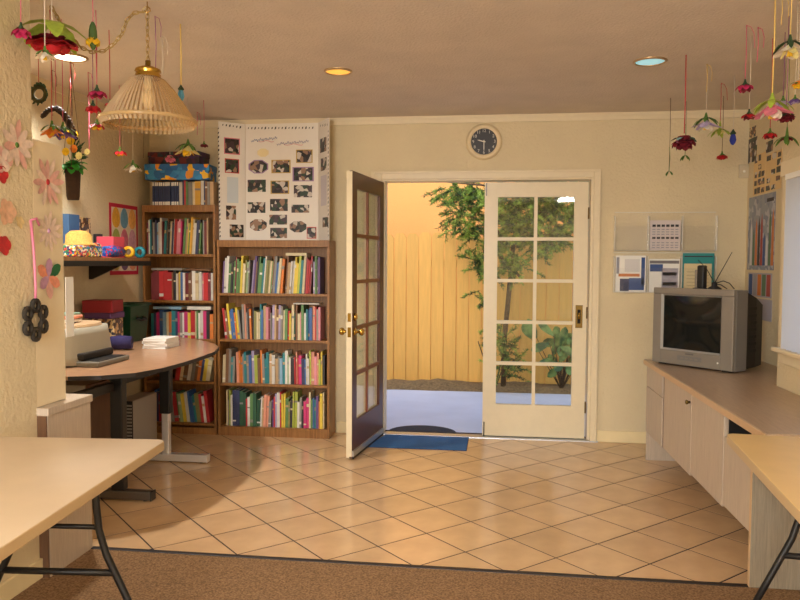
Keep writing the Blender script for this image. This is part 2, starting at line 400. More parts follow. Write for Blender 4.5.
# window on the right
wn = struct(MB().box(XW-.006, XW, WY1+.005, WY1+.03, WZ0-.012, WZ1).box(XW-.018, XW, WY0-.055, WY0, WZ0-.012, WZ1+.085).box(XW-.022, XW, WY0, WY1+.06, WZ1+.002, WZ1+.085).build('window_1', M_TRIM, bevel=.004))
B(XW-.055, XW+.10, WY0-.07, WY1+.03, WZ0-.035, WZ0-.012).build('window_sill', M_TRIM, wn, bevel=.005)
B(XW-.014, XW, WY0-.05, WY1+.03, WZ0-.10, WZ0-.035).build('apron', M_TRIM, wn, bevel=.004)
fr = MB()
for (a, b) in ((WY0, WY0+.04), (WY1-.04, WY1), ((WY0+WY1)/2-.02, (WY0+WY1)/2+.02)): fr.box(XW+.2, XW+.24, a, b, WZ0, WZ1)
fr.box(XW+.2, XW+.24, WY0, WY1, WZ0, WZ0+.04).box(XW+.2, XW+.24, WY0, WY1, WZ1-.04, WZ1)
fr.build('sash', M_TRIM, wn)
for a, b in ((WY0+.04, (WY0+WY1)/2-.02), ((WY0+WY1)/2+.02, WY1-.04)): B(XW+.217, XW+.223, a, b, WZ0+.04, WZ1-.04).build('pane', M_GLASS, wn)

# ------------------------------------------------------------------ outside
struct(B(-6, 6, WB+.15, 8.17, -.12, -.012).build('patio', M_CONC))
dm = MB()
rr = random.Random(3); nx = 60
for i in range(nx):
    for j in range(4): pass
V = []; F = []
for j, y in enumerate((8.17, 8.25, 8.36, 8.5, 8.75)):
    for i in range(nx+1):
        x = -4+8*i/nx; z = -.012 if j == 0 else .02+rr.uniform(-.02, .03)
        if j in (2, 3): z += .035*math.exp(-((x+.65)/.25)**2)
        V.append((x, y+rr.uniform(-.02, .02), z))
for j in range(4):
    for i in range(nx): a = j*(nx+1)+i; F.append((a, a+1, a+nx+2, a+nx+1))
dm.add(V, F, 0, True)
dm.box(-4, 4, 8.18, 8.75, -.2, -.03)
struct(dm.build('planting_strip', M_DIRT))
lf = MB(); lf.slab((-.68, 8.33, .075), (1, 0, 0), (0, .9, .3), (0, 0, .02), [(-.13, 0), (-.06, .035), (.05, .04), (.13, .01), (.06, -.02), (-.05, -.025)], .01)
fence = thing('board_fence', 'yellow painted board fence with dog-eared tops behind the patio', 'fence', (0, 8.65, 0))
pw = .146
for i in range(-16, 24):
    x = i*pw-.03; h = 1.72+random.uniform(-.015, .015)
    m = MB().slab((x, 8.64+random.uniform(-.004, .004), .02), (1, 0, 0), (0, 0, 1), (0, 1, 0), [(.003, 0), (pw-.003, 0), (pw-.003, h-.045), (pw-.035, h), (.035, h), (.003, h-.045)], .018)
    m.build('board', M_FENCE, fence)
for z in (.35, 1.35): B(-2.4, 3.6, 8.665, 8.705, z, z+.09).build('rail', M_FENCE, fence)
nb = tag(B(-6, 7, 9.25, 9.4, -.2, 3.6).build('stucco_building', M_YWALL), 'plain yellow stucco wall rising beyond the board fence', 'wall')
nb['kind'] = 'structure'

# evergreen tree: trunk, branches, needle sprays
def greens(name, c1, c2):
    m = bpy.data.materials.new(name); m.use_nodes = True; t = m.node_tree; b = t.nodes['Principled BSDF']; b.inputs['Roughness'].default_value = .6
    tc = t.nodes.new('ShaderNodeTexCoord'); nz = t.nodes.new('ShaderNodeTexNoise'); nz.inputs['Scale'].default_value = 9; nz.inputs['Detail'].default_value = 3
    cr = t.nodes.new('ShaderNodeValToRGB'); cr.color_ramp.elements[0].position = .4; cr.color_ramp.elements[1].position = .62
    cr.color_ramp.elements[0].color = rgb(*c1); cr.color_ramp.elements[1].color = rgb(*c2)
    t.links.new(tc.outputs['Object'], nz.inputs['Vector']); t.links.new(nz.outputs[0], cr.inputs[0]); t.links.new(cr.outputs[0], b.inputs['Base Color'])
    b.inputs['Subsurface Weight'].default_value = 0
    return m
M_NEEDLE = greens('evergreen_needles', (40, 70, 26), (150, 178, 66))  # noise of lime and dark green paints lit and unlit needles
M_BARK = mat('bark', (92, 70, 46), .9, noise=.3, nscale=20, bump=.8, bscale=30)
M_LEAFY = greens('broad_leaf', (44, 78, 34), (122, 150, 76))
tr = thing('evergreen_tree', 'feathery green evergreen tree leaning over the board fence', 'tree', (.08, 8.42, 0))
tk = MB().tube([(.08, 8.42, -.03), (.09, 8.38, .6), (.14, 8.32, 1.2), (.17, 8.25, 1.6), (.25, 8.15, 2.1), (.42, 8.05, 2.9)], [.03, .028, .026, .024, .02, .01], 8)
tk.build('trunk', M_BARK, tr)
nd = MB(); br = MB(); R = random.Random(11)
def spray(c, d, L, n):
    """a twig with needles around it"""
    c = np.array(c); d = np.array(d); d = d/np.linalg.norm(d)
    br.tube([c, c+d*L*.5+np.array([0, 0, -.01]), c+d*L+np.array([0, 0, -.04*L/.2])], [.004, .003, .001], 3, caps=False)
    for i in range(n):
        t = R.random()**.8; p = c+d*L*t+np.array([0, 0, -.04*t*t*L/.2])
        q = np.array([R.gauss(0, 1), R.gauss(0, 1), R.gauss(0, .7)]); q = q+d*1.1; q = q/np.linalg.norm(q)
        w = np.cross(q, [R.gauss(0, 1), R.gauss(0, 1), R.gauss(0, 1)]); w = w/(np.linalg.norm(w)+1e-9)*.0034; ll = R.uniform(.025, .055)
        nd.add([p-w*.4, p+q*ll*.5-w, p+q*ll, p+q*ll*.5+w], [(0, 1, 2, 3)])
blobs = []   # (px, py, half-width px, half-height px, sprays)
for (px, py, hw, hh, n) in ((466, 196, 17, 11, 26), (471, 220, 15, 14, 24), (475, 250, 8, 16, 12), (479, 280, 4, 16, 4), (481, 315, 3, 16, 2),
                            (450, 192, 9, 6, 8), (454, 216, 7, 5, 6),
                            (515, 206, 24, 20, 46), (555, 208, 28, 20, 50), (520, 235, 26, 14, 26), (560, 236, 20, 9, 14), (600, 205, 20, 28, 24), (505, 262, 10, 14, 8), (520, 262, 8, 8, 4),
                            (520, 180, 40, 12, 24), (580, 178, 30, 14, 18)):
    for k in range(int(n*(1.9 if px < 490 else 3.2))):
        x = px+R.uniform(-1, 1)*hw; y = py+R.uniform(-1, 1)*hh
        P = onY(x, y, R.uniform(7.75, 8.4)); P[2] = max(P[2], .05)
        spray(P, (R.gauss(-.2, 1), R.gauss(-.2, .8), R.gauss(-.25, .5)), R.uniform(.12, .24), 110)
for a, b in (((.25, 8.3, 1.25), (-.35, 8.1, 1.75)), ((.22, 8.1, 2.1), (-.55, 7.9, 2.25)), ((.25, 8.1, 2.0), (.8, 8.0, 2.15)), ((.12, 8.2, 1.6), (-.3, 8.0, 2.0))):
    a, b = np.array(a), np.array(b); br.tube([a, (a+b)/2+np.array([0, 0, .05]), b], [.016, .011, .005], 5)
o = br.build('branches', M_BARK, tr); o['kind'] = 'stuff'
o = nd.build('foliage', M_NEEDLE, tr); o['kind'] = 'stuff'

fs = thing('feathery_shrub', 'small feathery green shrub growing low below the evergreen tree', 'shrub', (-.02, 8.12, 0))
nd = MB(); br = MB()
for (px, py, hw, hh, n) in ((502, 335, 12, 10, 20), (505, 355, 16, 16, 34), (512, 374, 7, 6, 10)):
    for k in range(n):
        P = onY(px+R.uniform(-1, 1)*hw, py+R.uniform(-1, 1)*hh, R.uniform(7.98, 8.2)); P[2] = max(P[2], .05)
        spray(P, (R.gauss(0, 1), R.gauss(-.2, .5), R.gauss(.3, .5)), R.uniform(.08, .18), 60)
for k in range(7): a = k*.9; br.tube([(-.02, 8.12, 0), (-.02+.1*math.cos(a), 8.12+.06*math.sin(a), .3), (-.02+.2*math.cos(a), 8.12+.1*math.sin(a), .55)], [.008, .006, .003], 5)
o = br.build('twigs', M_BARK, fs); o['kind'] = 'stuff'
o = nd.build('foliage', M_NEEDLE, fs); o['kind'] = 'stuff'
pl = thing('broadleaf_shrub', 'low shrub with large pointed green leaves at the fence foot', 'shrub', (.72, 8.36, 0))
st = MB(); base_p = np.array([.72, 8.36, .0])
for k in range(34):
    a = R.uniform(0, 2*PI); e = R.uniform(.85, 1.45); d = np.array([math.cos(a)*math.cos(e), math.sin(a)*math.cos(e)*.6-.1, math.sin(e)])
    L = R.uniform(.2, .62); tip = base_p+d*L+np.array([0, 0, .06]); tip[2] = max(tip[2], .1); tip[1] = min(tip[1], 8.42)
    st.tube([base_p, tip], [.006, .003], 4)
    m = MB(); d2 = np.array([d[0], min(d[1], .0), d[2]*.25-.05]); m.petal(tip, (d[0]+R.uniform(-.5, .5), -.25, .25+R.uniform(-.6, .5)), (0, 1, -.3), R.uniform(.17, .26), R.uniform(.075, .11), .3, .1)
    m.build('leaf', M_LEAFY, pl)
st.build('stem', M_BARK, pl)

# ================================================================== DOORS (two french leaves, ten lights each)
def leaf(name, rotz, hinge, sgn, mat_in, mat_out, mat_mun_out):
    """local x from the hinge edge (0) to the lock edge (W); local -y is the room side when shut"""
    W, H, T = .805, 2.025, .044
    d = bpy.data.objects.new(name, None); COL.objects.link(d); d.location = (hinge[0], hinge[1], .014); d.rotation_euler = (0, 0, rotz); struct(d)
    ST, TR, BR = .105, .115, .255
    x = lambda a: sgn*a
    def bx(n, a, b, z0, z1, y0=-T/2, y1=T/2):
        X0, X1 = sorted((x(a), x(b)))
        m = MB()
        m.box(X0, X1, y0, 0, z0, z1, 0).box(X0, X1, 0, y1, z0, z1, 1)
        return m.build(n, [mat_in, mat_out], d, local=True)
    bx('stile', 0, ST, 0, H); bx('stile', W-ST, W, 0, H); bx('top_rail', ST, W-ST, H-TR, H); bx('bottom_rail', ST, W-ST, 0, BR)
    gw = W-2*ST; gh = H-TR-BR; mw = .026
    m = MB(); X0, X1 = sorted((x(W/2-mw/2), x(W/2+mw/2))); m.box(X0, X1, -.016, 0, BR, H-TR, 0).box(X0, X1, 0, .016, BR, H-TR, 1); m.build('muntin', [mat_in, mat_mun_out], d, local=True)
    for r in range(1, 5):
        z = BR+gh*r/5; m = MB(); X0, X1 = sorted((x(ST), x(W-ST))); m.box(X0, X1, -.0165, 0, z-mw/2, z+mw/2, 0).box(X0, X1, 0, .0165, z-mw/2, z+mw/2, 1); m.build('muntin', [mat_in, mat_mun_out], d, local=True)
    for c in range(2):
        for r in range(5):
            a = ST+c*(gw/2)+mw/2*c; b = ST+(c+1)*gw/2-mw/2*(1-c); z0 = BR+gh*r/5+(mw/2 if r else 0); z1 = BR+gh*(r+1)/5-(mw/2 if r < 4 else 0)
            X0, X1 = sorted((x(a), x(b))); B(X0, X1, -.0025, .0025, z0, z1).build('pane', M_GLASS, d, local=True)
    return d, W, H
# fixed (shut) leaf, hinged on the right
d2, LW, LH = leaf('door_2', 0, (.699, WB+.045), -1, M_CREAM, M_CREAM, M_CREAM)
m = MB().box(-.087, -.026, -.026, -.022, .855, 1.065).box(-.072, -.041, -.028, -.026, .90, 1.02); 
B(-.085, -.030, -.027, -.022, .88, 1.06).build('lock_plate', M_BRASSD, d2, local=True, bevel=.002)
B(-.070, -.046, -.029, -.027, .915, 1.025).build('lock_recess_shade', M_OPENING_SHADE, d2, local=True)  # near-black plate, shade of the recess put into its colour
MB().cyl((-.058, -.030, .95), (-.058, -.030, 1.0), .007, mi=0).build('lock_pull', M_BRASS, d2, local=True)
for z in (.25, 1.0, 1.78): MB().cyl((.003, -.024, z-.045), (.003, -.024, z+.045), .006, n=8).build('hinge', M_BRASSD, d2, local=True)
MB().box(-.797, -.787, -.030, -.022, -.008, .09).cyl((-.792, -.03, -.008), (-.792, -.03, .11), .005, n=6).build('floor_bolt', M_DSTEEL, d2, local=True)
MB().box(-.797, -.787, -.028, -.022, 1.92, 2.02).build('top_bolt', M_DSTEEL, d2, local=True)
# open leaf, hinged on the left, outside face brown, swung into the room
hx, hy = -.950, WB-.034; fx, fy = -1.043, 5.17
ang = math.atan2(fy-hy, fx-hx)
d1, _, _ = leaf('door_1', ang, (hx+.02, hy), 1, M_CREAM, M_BROWN, M_BROWN2)
B(-.0+LW, LW+.002, -.02, .02, .01, 2.02).build('edge_strip', M_CREAM, d1, local=True)
for z, r in ((.895, .028), (1.0, .022)):
    kn = MB()
    for s in (-1, 1):
        if z < .95: kn.lathe([(.030, .0), (.030, .008), (.012, .012), (.010, .03), (.024, .04), (r, .055), (.022, .066), (0.0001, .07)], (0, 0, 0), 16, axis='y')
        else: kn.lathe([(.028, 0), (.026, .012), (.018, .016), (0.0001, .017)], (0, 0, 0), 16, axis='y')
        k = 16*(8 if z < .95 else 4)
        for i in range(len(kn.v)-k, len(kn.v)): a, b, c = kn.v[i]; kn.v[i] = (a+LW-.055, s*(b+.022), c+z)
    kn.build('door_knob' if z < .95 else 'deadbolt', M_BRASS, d1, local=True)
B(LW+.002, LW+.0035, -.012, .012, .86, .93).build('latch_plate', M_BRASS, d1, local=True)
B(LW+.002, LW+.0035, -.012, .012, .97, 1.03).build('latch_plate', M_BRASS, d1, local=True)
MB().box(.02, LW, .022, .034, .012, .05).build('weather_strip', M_ALU, d1, local=True)
MB().box(.02, LW, .024, .032, -.006, .012).build('sweep_brush', M_BLACKP, d1, local=True)

# ================================================================== FURNITURE: bookcases
def bookcase(name, label, x0, x1, y0, y1, H, shelves, th=.02, topth=.055, kick=.07):
    t = thing(name, label, 'bookcase', ((x0+x1)/2, y1, 0))
    B(x0, x0+th, y0, y1, 0, H-topth).build('side_panel', M_BCASE, t, bevel=.002)
    B(x1-th, x1, y0, y1, 0, H-topth).build('side_panel', M_BCASE, t, bevel=.002)
    B(x0, x1, y0-.004, y1, H-topth, H).build('top_board', M_BCASE, t, bevel=.002)
    B(x0+th, x1-th, y1-.006, y1, 0, H-topth).build('back_panel', M_BCASE, t)
    B(x0+th, x1-th, y0+.004, y0+.02, 0, kick-.015).build('kick_board', M_BCASE, t)
    for z in shelves: B(x0+th, x1-th, y0+.004, y1-.006, z-.02, z).build('shelf', M_BCASE, t, bevel=.0015)
    return t
BY0, BY1 = 5.73, WB-.02
RS = [1.150, .780, .424, .073]
LS = [1.460, 1.087, .775, .43, .09]
bookcase('wide_bookcase', 'wide brown wooden bookcase packed with books below the photo display board', -2.225, -1.305, BY0, BY1, 1.573, RS)
bookcase('tall_bookcase', 'narrow taller brown wooden bookcase in the corner behind the curved desk', -2.852, -2.237, BY0, BY1, 1.853, LS)

# ---- books, each a thing of its own
CLR = dict(purple=(92, 60, 120), white=(226, 222, 212), green=(82, 128, 66), black=(34, 32, 34), maroon=(108, 28, 34), yellow=(232, 200, 52), cream=(224, 206, 160), olive=(122, 120, 62),
           grey=(136, 132, 124), lavender=(162, 146, 182), blue=(48, 92, 160), brown=(120, 78, 46), teal=(28, 122, 130), orange=(224, 116, 36), red=(190, 30, 34), tan=(190, 154, 108),
           navy=(38, 44, 84), pink=(222, 134, 148), salmon=(222, 142, 112), lime=(178, 190, 62), magenta=(206, 38, 108), gold=(224, 164, 36), darkgreen=(28, 74, 46), skyblue=(130, 174, 204), palegreen=(156, 184, 130))
NAMES = dict(darkgreen='dark green', skyblue='sky blue', palegreen='pale green')
SEQ = {
 'R0': (-2.20, -1.33, 'the top shelf of the wide bookcase', .30, .235, [(3, 'purple white white green black green maroon green green yellow cream olive palegreen grey'), (5, 'lavender purple brown black green green teal white olive olive cream green brown grey blue skyblue cream orange'), (4, 'brown tan white white yellow yellow lime teal cream maroon red red red maroon'), (0, 'lavender green grey purple')]),
 'R1': (-2.20, -1.33, 'the second shelf of the wide bookcase', .285, .21, [(-6, 'red brown yellow blue blue orange yellow grey'), (-2, 'grey salmon grey black orange'), (0, 'black olive cream cream teal blue tan pink maroon grey'), (1, 'lavender tan brown lavender grey cream green red yellow cream darkgreen'), (0, 'brown cream pink green white teal blue blue salmon red grey pink')]),
 'R2': (-2.20, -1.33, 'the third shelf of the wide bookcase', .275, .20, [(2, 'cream brown grey teal grey'), (-1.5, 'salmon orange orange grey teal grey blue lavender lime brown orange grey teal teal'), (0, 'tan white tan grey skyblue teal white palegreen white black'), (-1, 'red salmon red magenta navy blue white white lime'), (0, 'salmon pink salmon lime yellow black')]),
 'R3': (-2.17, -1.33, 'the bottom shelf of the wide bookcase', .29, .205, [(0, 'cream grey lime white navy navy darkgreen darkgreen red white green darkgreen darkgreen'), (2, 'white tan salmon salmon grey'), (0, 'purple red lavender white red yellow'), (1, 'yellow green olive black lime lime white grey'), (0, 'black magenta magenta cream green blue teal purple orange yellow cream')]),
 'L0': (-2.826, -2.262, 'the top shelf of the tall bookcase', .30, .25, [(0, 'maroon white teal black grey navy skyblue white white maroon'), (3, 'teal brown black cream navy white red pink pink magenta'), (4, 'green tan yellow green gold cream white navy black green'), (0, 'grey maroon tan')]),
 'L1': (-2.80, -2.262, 'the second shelf of the tall bookcase', .24, .215, [(0, 'maroon maroon maroon red red red brown black white tan yellow blue white maroon brown brown white cream white pink red maroon white')]),
 'L2': (-2.80, -2.262, 'the middle shelf of the tall bookcase', .235, .2, [(0, 'teal navy magenta blue skyblue cream orange teal navy magenta grey white magenta yellow red cream green white white magenta black orange')]),
 'L3': (-2.60, -2.262, 'the fourth shelf of the tall bookcase', .21, .17, [(9, 'red cream brown white grey brown orange navy yellow cream')]),
 'L4': (-2.82, -2.262, 'the lowest shelf of the tall bookcase', .26, .21, [(0, 'yellow blue navy red red'), (-7, 'pink white grey red green palegreen yellow white blue blue teal olive red white red')]),
 'TOP': (-2.775, -2.25, 'the top board of the tall bookcase', .20, .18, [(0, 'volume '*13+'white navy red green grey cream gold white navy brown grey tan')]),
}
Zs = {**{'R%d' % i: z for i, z in enumerate(RS)}, **{'L%d' % i: z for i, z in enumerate(LS)}, 'TOP': 1.853}
def bmat(n): return mat('book_'+n, tuple(c*.84+160*.16 for c in CLR[n]), .45, noise=.08, nscale=25, rand=.14)
M_VOL = mat('book_volume_blue', (52, 66, 104), .5, noise=.1, nscale=30)
RB = random.Random(5)
def book_obj(t, h, d, col, place, x, z, yfront, lean=0., flat=False, band=None):
    m = MB(); t = t*.88 if col == 'volume' else t; c = .0022 if t > .008 else t*.22
    m.box(0, t, 0, c, 0, h, 0)
    m.box(0, c, c, d, 0, h, 0).box(t-c, t, c, d, 0, h, 0)
    m.box(c, t-c, c, d-.004, .003, h-.003, 1)
    mats = [M_VOL if col == 'volume' else bmat(col), M_PAGES]
    if col == 'volume': m.box(0, t, -.0006, 0, 0, h*.16, 2).box(0, t, -.0006, 0, h*.84, h, 2); mats.append(M_WHITE)
    elif band is not None:
        z0 = h*RB.choice((.12, .62, .7)); m.box(0, t, -.0006, 0, z0, z0+h*RB.uniform(.04, .12), 2); mats.append(bmat(band))
    o = m.build('book', mats); o.location = (x, yfront, z); o.rotation_euler = (0, lean, 0)
    return o
for key, (xa, xb, place, hmax, hmin, runs) in SEQ.items():
    z = Zs[key]; words = [(a, w_) for a, s in runs for w_ in s.split()]
    ths = []
    for a, w_ in words:
        q = RB.uniform(.6, 1.5)
        if w_ in ('darkgreen', 'navy') and key == 'R3': q = 1.7
        if w_ == 'volume': q = .8
        if w_ == 'gold' and key == 'TOP': q = 2.2
        if w_ == 'red' and key == 'L1': q = 1.9
        ths.append(q)
    prevs = None; loss = 0; pa = None
    for a, w_ in words:
        if a != pa: loss += (abs(math.sin(math.radians(a or 0)))*hmax if pa is not None else 0)+(abs(math.sin(math.radians(pa or 0)))*hmax if pa else 0)
        pa = a
    fa = abs(math.radians(words[-1][0])); loss += math.sin(fa)*hmax+(abs(math.sin(math.radians(words[0][0])))*hmax if words[0][0] < 0 else 0)
    sc = (xb-xa-loss-.012-.0006*len(words))/sum(q/math.cos(math.radians(a)) for q, (a, w_) in zip(ths, words))
    x = xa+.002; pa = None; ph = hmax
    for q, (a, w_) in zip(ths, words):
        t_ = q*sc; r_ = math.radians(a); h = RB.uniform(hmin, hmax) if w_ != 'volume' else .185; dd = RB.uniform(.12, .155)
        if key == 'R3' and w_ in ('cream', 'lime', 'navy'): h = hmax
        if pa is None:
            if a < 0: x += hmax*math.sin(-r_)
        elif a != pa:
            if pa > 0: x += hmax*math.sin(math.radians(pa))
            if a < 0: x += hmax*math.sin(-r_)
        yf = BY0+.022+RB.uniform(0, .02)
        band = RB.choice(('white', 'cream', 'grey', 'tan', None, None, None, None)); band = None if band == w_ else band
        if a >= 0: px_, pz_ = x, z+t_*math.sin(r_)+.0004
        else: px_, pz_ = x+t_/math.cos(r_)-t_*math.cos(r_), z+.0004
        if a < 0: px_, pz_ = x, z+.0004
        o = book_obj(t_, h, dd, w_, place, px_, pz_, yf, r_, band=band)
        nm = NAMES.get(w_, w_)
        lean = '' if abs(a) < 2 else (' leaning' if key not in ('L3', 'L4') else ' slanting')
        if w_ == 'volume': lab = 'blue-and-white volume of a matching set on %s' % place; gr = 'matching volumes on the tall bookcase'
        else: lab = '%s%s%s book%s on %s' % ('thin ' if t_ < .0135 else 'thick ' if t_ > .0205 else '', 'tall ' if h > hmin+.72*(hmax-hmin) else 'short ' if h < hmin+.28*(hmax-hmin) else '', nm, lean+(' sideways' if lean else ' upright'), place); gr = '%s%s books on %s' % (nm, lean, place)
        tag(o, lab, 'book', gr)
        x += t_/math.cos(r_)+.0006; pa = a
# books lying flat on top of the rows
def flat_book(x, y, z, w_, d_, t_, col, label, rz=0., tilt=0.):
    m = MB(); m.box(-w_/2, w_/2, 0, d_, 0, .002, 0).box(-w_/2, w_/2, 0, d_, t_-.002, t_, 0).box(-w_/2, w_/2, 0, .002, .002, t_-.002, 0).box(-w_/2+.003, w_/2-.003, .002, d_-.004, .002, t_-.002, 1)
    o = m.build('book', [bmat(col), M_PAGES]); o.location = (x, y, z); o.rotation_euler = (0, tilt, rz); return tag(o, label, 'book')
flat_book(-1.58, 5.755, RS[0]+.3015, .17, .13, .022, 'cream', 'pale book lying flat across the row on the top shelf of the wide bookcase')
flat_book(-1.50, 5.755, RS[1]+.2865, .21, .13, .008, 'white', 'thin white book lying flat across the second shelf row of the wide bookcase', tilt=.0)
flat_book(-2.66, 5.76, LS[1]+.2415, .26, .16, .018, 'grey', 'grey book lying flat over the maroon and red row of the tall bookcase')
flat_book(-2.40, 5.76, LS[1]+.2415, .2, .16, .014, 'brown', 'brown book lying flat over the second shelf row of the tall bookcase')
flat_book(-2.66, 5.76, LS[2]+.2365, .24, .16, .022, 'skyblue', 'pale blue book lying flat over the middle shelf row of the tall bookcase')
flat_book(-2.39, 5.76, LS[2]+.2365, .20, .16, .026, 'white', 'white book lying flat over the middle shelf row of the tall bookcase')
# boxes stacked on the tall bookcase
gb = thing('puzzle_box', 'blue puzzle box with yellow pictures lying on the set of volumes', 'box', (-2.55, 5.74, 2.056))
gb.rotation_euler = (0, math.radians(0), math.radians(4))
B(-.27, .25, .0, .21, 0, .11).build('box_base', M_GAME, gb, local=True, bevel=.003)
B(-.274, .254, -.003, .213, .075, .125).build('box_lid', M_GAME, gb, local=True, bevel=.003)
gb2 = thing('gift_box', 'dark purple and red patterned box on top of the blue puzzle box', 'box', (-2.56, 5.75, 2.182))
gb2.rotation_euler = (0, 0, math.radians(-3))
B(-.25, .19, 0, .19, 0, .085).build('box_base', M_GAME2, gb2, local=True, bevel=.004)
B(-.254, .194, -.004, .194, .06, .10).build('box_lid', M_GAME2, gb2, local=True, bevel=.004)

# ---- display board on the wide bookcase
db = thing('display_board', 'white folding display board covered with photographs on the wide bookcase', 'display board', (-1.75, 5.9, 1.5735))
c0, c1 = np.array([-2.057, 5.945]), np.array([-1.447, 5.945]); lw = np.array([-2.232, 5.80]); rw = np.array([-1.312, 5.738])
z0, z1 = 1.575, 2.525
def panel(a, b, n):
    d = b-a; L = np.linalg.norm(d); u = np.array([d[0]/L, d[1]/L, 0]); w_ = np.array([u[1], -u[0], 0]); w_ = w_ if w_[1] < 0 else -w_
    m = MB().slab((a[0], a[1], z0), u, (0, 0, 1), -w_, [(.001, 0), (L-.001, 0), (L-.001, z1-z0), (.001, z1-z0)], .005); m.build(n, M_BOARD, db)
    return (np.array([a[0], a[1], z0]), u, w_)
PC = panel(c0, c1, 'centre_panel'); PL = panel(lw, c0, 'wing'); PRt = panel(c1, rw, 'wing')
def zpx(x, y): return 200+x/4.2847, 110+y/4.2847
BORD = {k: mat('photo_border_'+k, v, .6) for k, v in dict(red=(196, 70, 60), pink=(214, 120, 140), gold=(190, 160, 80), lilac=(160, 130, 170), white=(230, 226, 220), green=(60, 90, 60)).items()}
def stick(P, x, y, w_, h, mtl, border=None, rnd=False, lift=.0008, name='photo'):
    p0, u, nn = P; ppx = zpx(x, y); C = onP(*ppx, p0, nn)
    A = onP(*zpx(x-w_/2, y), p0, nn); D = onP(*zpx(x, y-h/2), p0, nn); hw = abs((A-C) @ u); hh = abs(D[2]-C[2])
    C = np.array([C[0], C[1], C[2]])+nn*.0002
    if P is PRt: C = p0+u*min(max((C-p0) @ u, hw+.012), .235-hw)+np.array([0, 0, C[2]-p0[2]])+nn*.0002
    def shp(k): 
        if rnd: return [(hw*k*math.cos(t)*(1.0 if abs(math.cos(t)) < .8 else 1), hh*k*math.sin(t)) for t in [PI/8+i*PI/4 for i in range(8)]]
        return [(-hw*k, -hh*k), (hw*k, -hh*k), (hw*k, hh*k), (-hw*k, hh*k)]
    m = MB().slab(C, u, (0, 0, 1), nn, shp(1.0), lift); mats = [mtl]
    if border: m.slab(C, u, (0, 0, 1), nn, shp(1.14), lift*.5, 1); mats.append(BORD[border])
    me = m.build(name, mats, db)
    return me
for a in ((137, 155, 60, 62, 'pink'), (137, 240, 54, 54, 'red'), (133, 440, 43, 60, None), (157, 518, 60, 54, None)): stick(PL, *a[:4], M_PHOTO, a[4])
stick(PL, 140, 343, 48, 110, mat('pale_blue_sheet', (206, 216, 222), .7), name='caption_sheet')
for a in ((250, 243, 80, 55, 'lilac', True), (347, 242, 72, 50, 'gold', False), (447, 198, 62, 50, 'gold', False), (442, 275, 80, 54, 'lilac', False), (243, 325, 78, 52, None, False), (342, 331, 70, 50, 'gold', False),
          (441, 348, 78, 52, None, False), (242, 418, 76, 46, None, False), (338, 407, 76, 52, None, False), (430, 423, 76, 34, None, False), (250, 493, 78, 54, None, True), (335, 470, 76, 42, None, False),
          (420, 500, 78, 52, None, True), (337, 527, 72, 44, None, False), (478, 526, 36, 44, 'red', False)): stick(PC, *a[:4], M_PHOTO, a[4], a[5])
stick(PC, 270, 183, 52, 38, mat('cream_note', (236, 220, 170), .7), None, True, name='note')
for a in ((528, 150, 26, 60), (530, 232, 24, 54), (540, 480, 24, 42)): stick(PRt, *a, M_PHOTO)
stick(PRt, 530, 345, 24, 130, mat('pale_lilac_sheet', (214, 208, 214), .7), name='caption_sheet')
# scribbled title strokes and dashed border, thin ink on the card
for (x0_, x1_, y_, col_) in ((220, 330, 132, (60, 90, 160)), (330, 465, 146, (90, 70, 150))):
    ink = MB(); p0, u, nn = PC; pts = []
    for i in range(46):
        t = i/45; pts.append(onP(*zpx(x0_+(x1_-x0_)*t, y_+5*math.sin(i*1.9)+3*math.sin(i*.7)-t*12), p0, nn)+nn*.0008)
    ink.tube(pts, .0018, 4); ink.build('title_stroke', mat('ink_%d' % x0_, col_, .6), db)
    q = MB(); q.tube([onP(*zpx(x0_+(x1_-x0_)*.6*k+60*(1-k)*0+30, y_+2+3*math.sin(9*k)), p0, nn)+nn*.0012 for k in [i/12 for i in range(13)]], .0016, 4); q.build('title_stroke', mat('ink_pink', (210, 100, 120), .6), db)
dots = MB()
def dash(P, a, b, n):
    p0, u, nn = P
    for i in range(n):
        t = (i+.5)/n; q = np.array(a)*(1-t)+np.array(b)*t; C = onP(*zpx(*q), p0, nn)
        if P is PRt: C = p0+u*min(max((C-p0) @ u, .015), .232)+np.array([0, 0, C[2]-p0[2]])
        C[2] = min(max(C[2], z0+.012), z1-.015); s = .008+.004*(i % 3)/2
        dots.slab(C, u, (0, 0, 1), nn, [(-s*.6, -s), (s*.5, -s*.5), (s*.6, s), (-s*.3, s*.6)], .0006)
dash(PL, (78, 70), (86, 550), 26); dash(PL, (90, 62), (180, 75), 6); dash(PC, (200, 78), (490, 76), 20); dash(PRt, (512, 68), (550, 62), 4); dash(PRt, (556, 80), (562, 545), 26)
o = dots.build('border_print', mat('border_ink', (58, 54, 52), .7), db); o['kind'] = 'stuff'

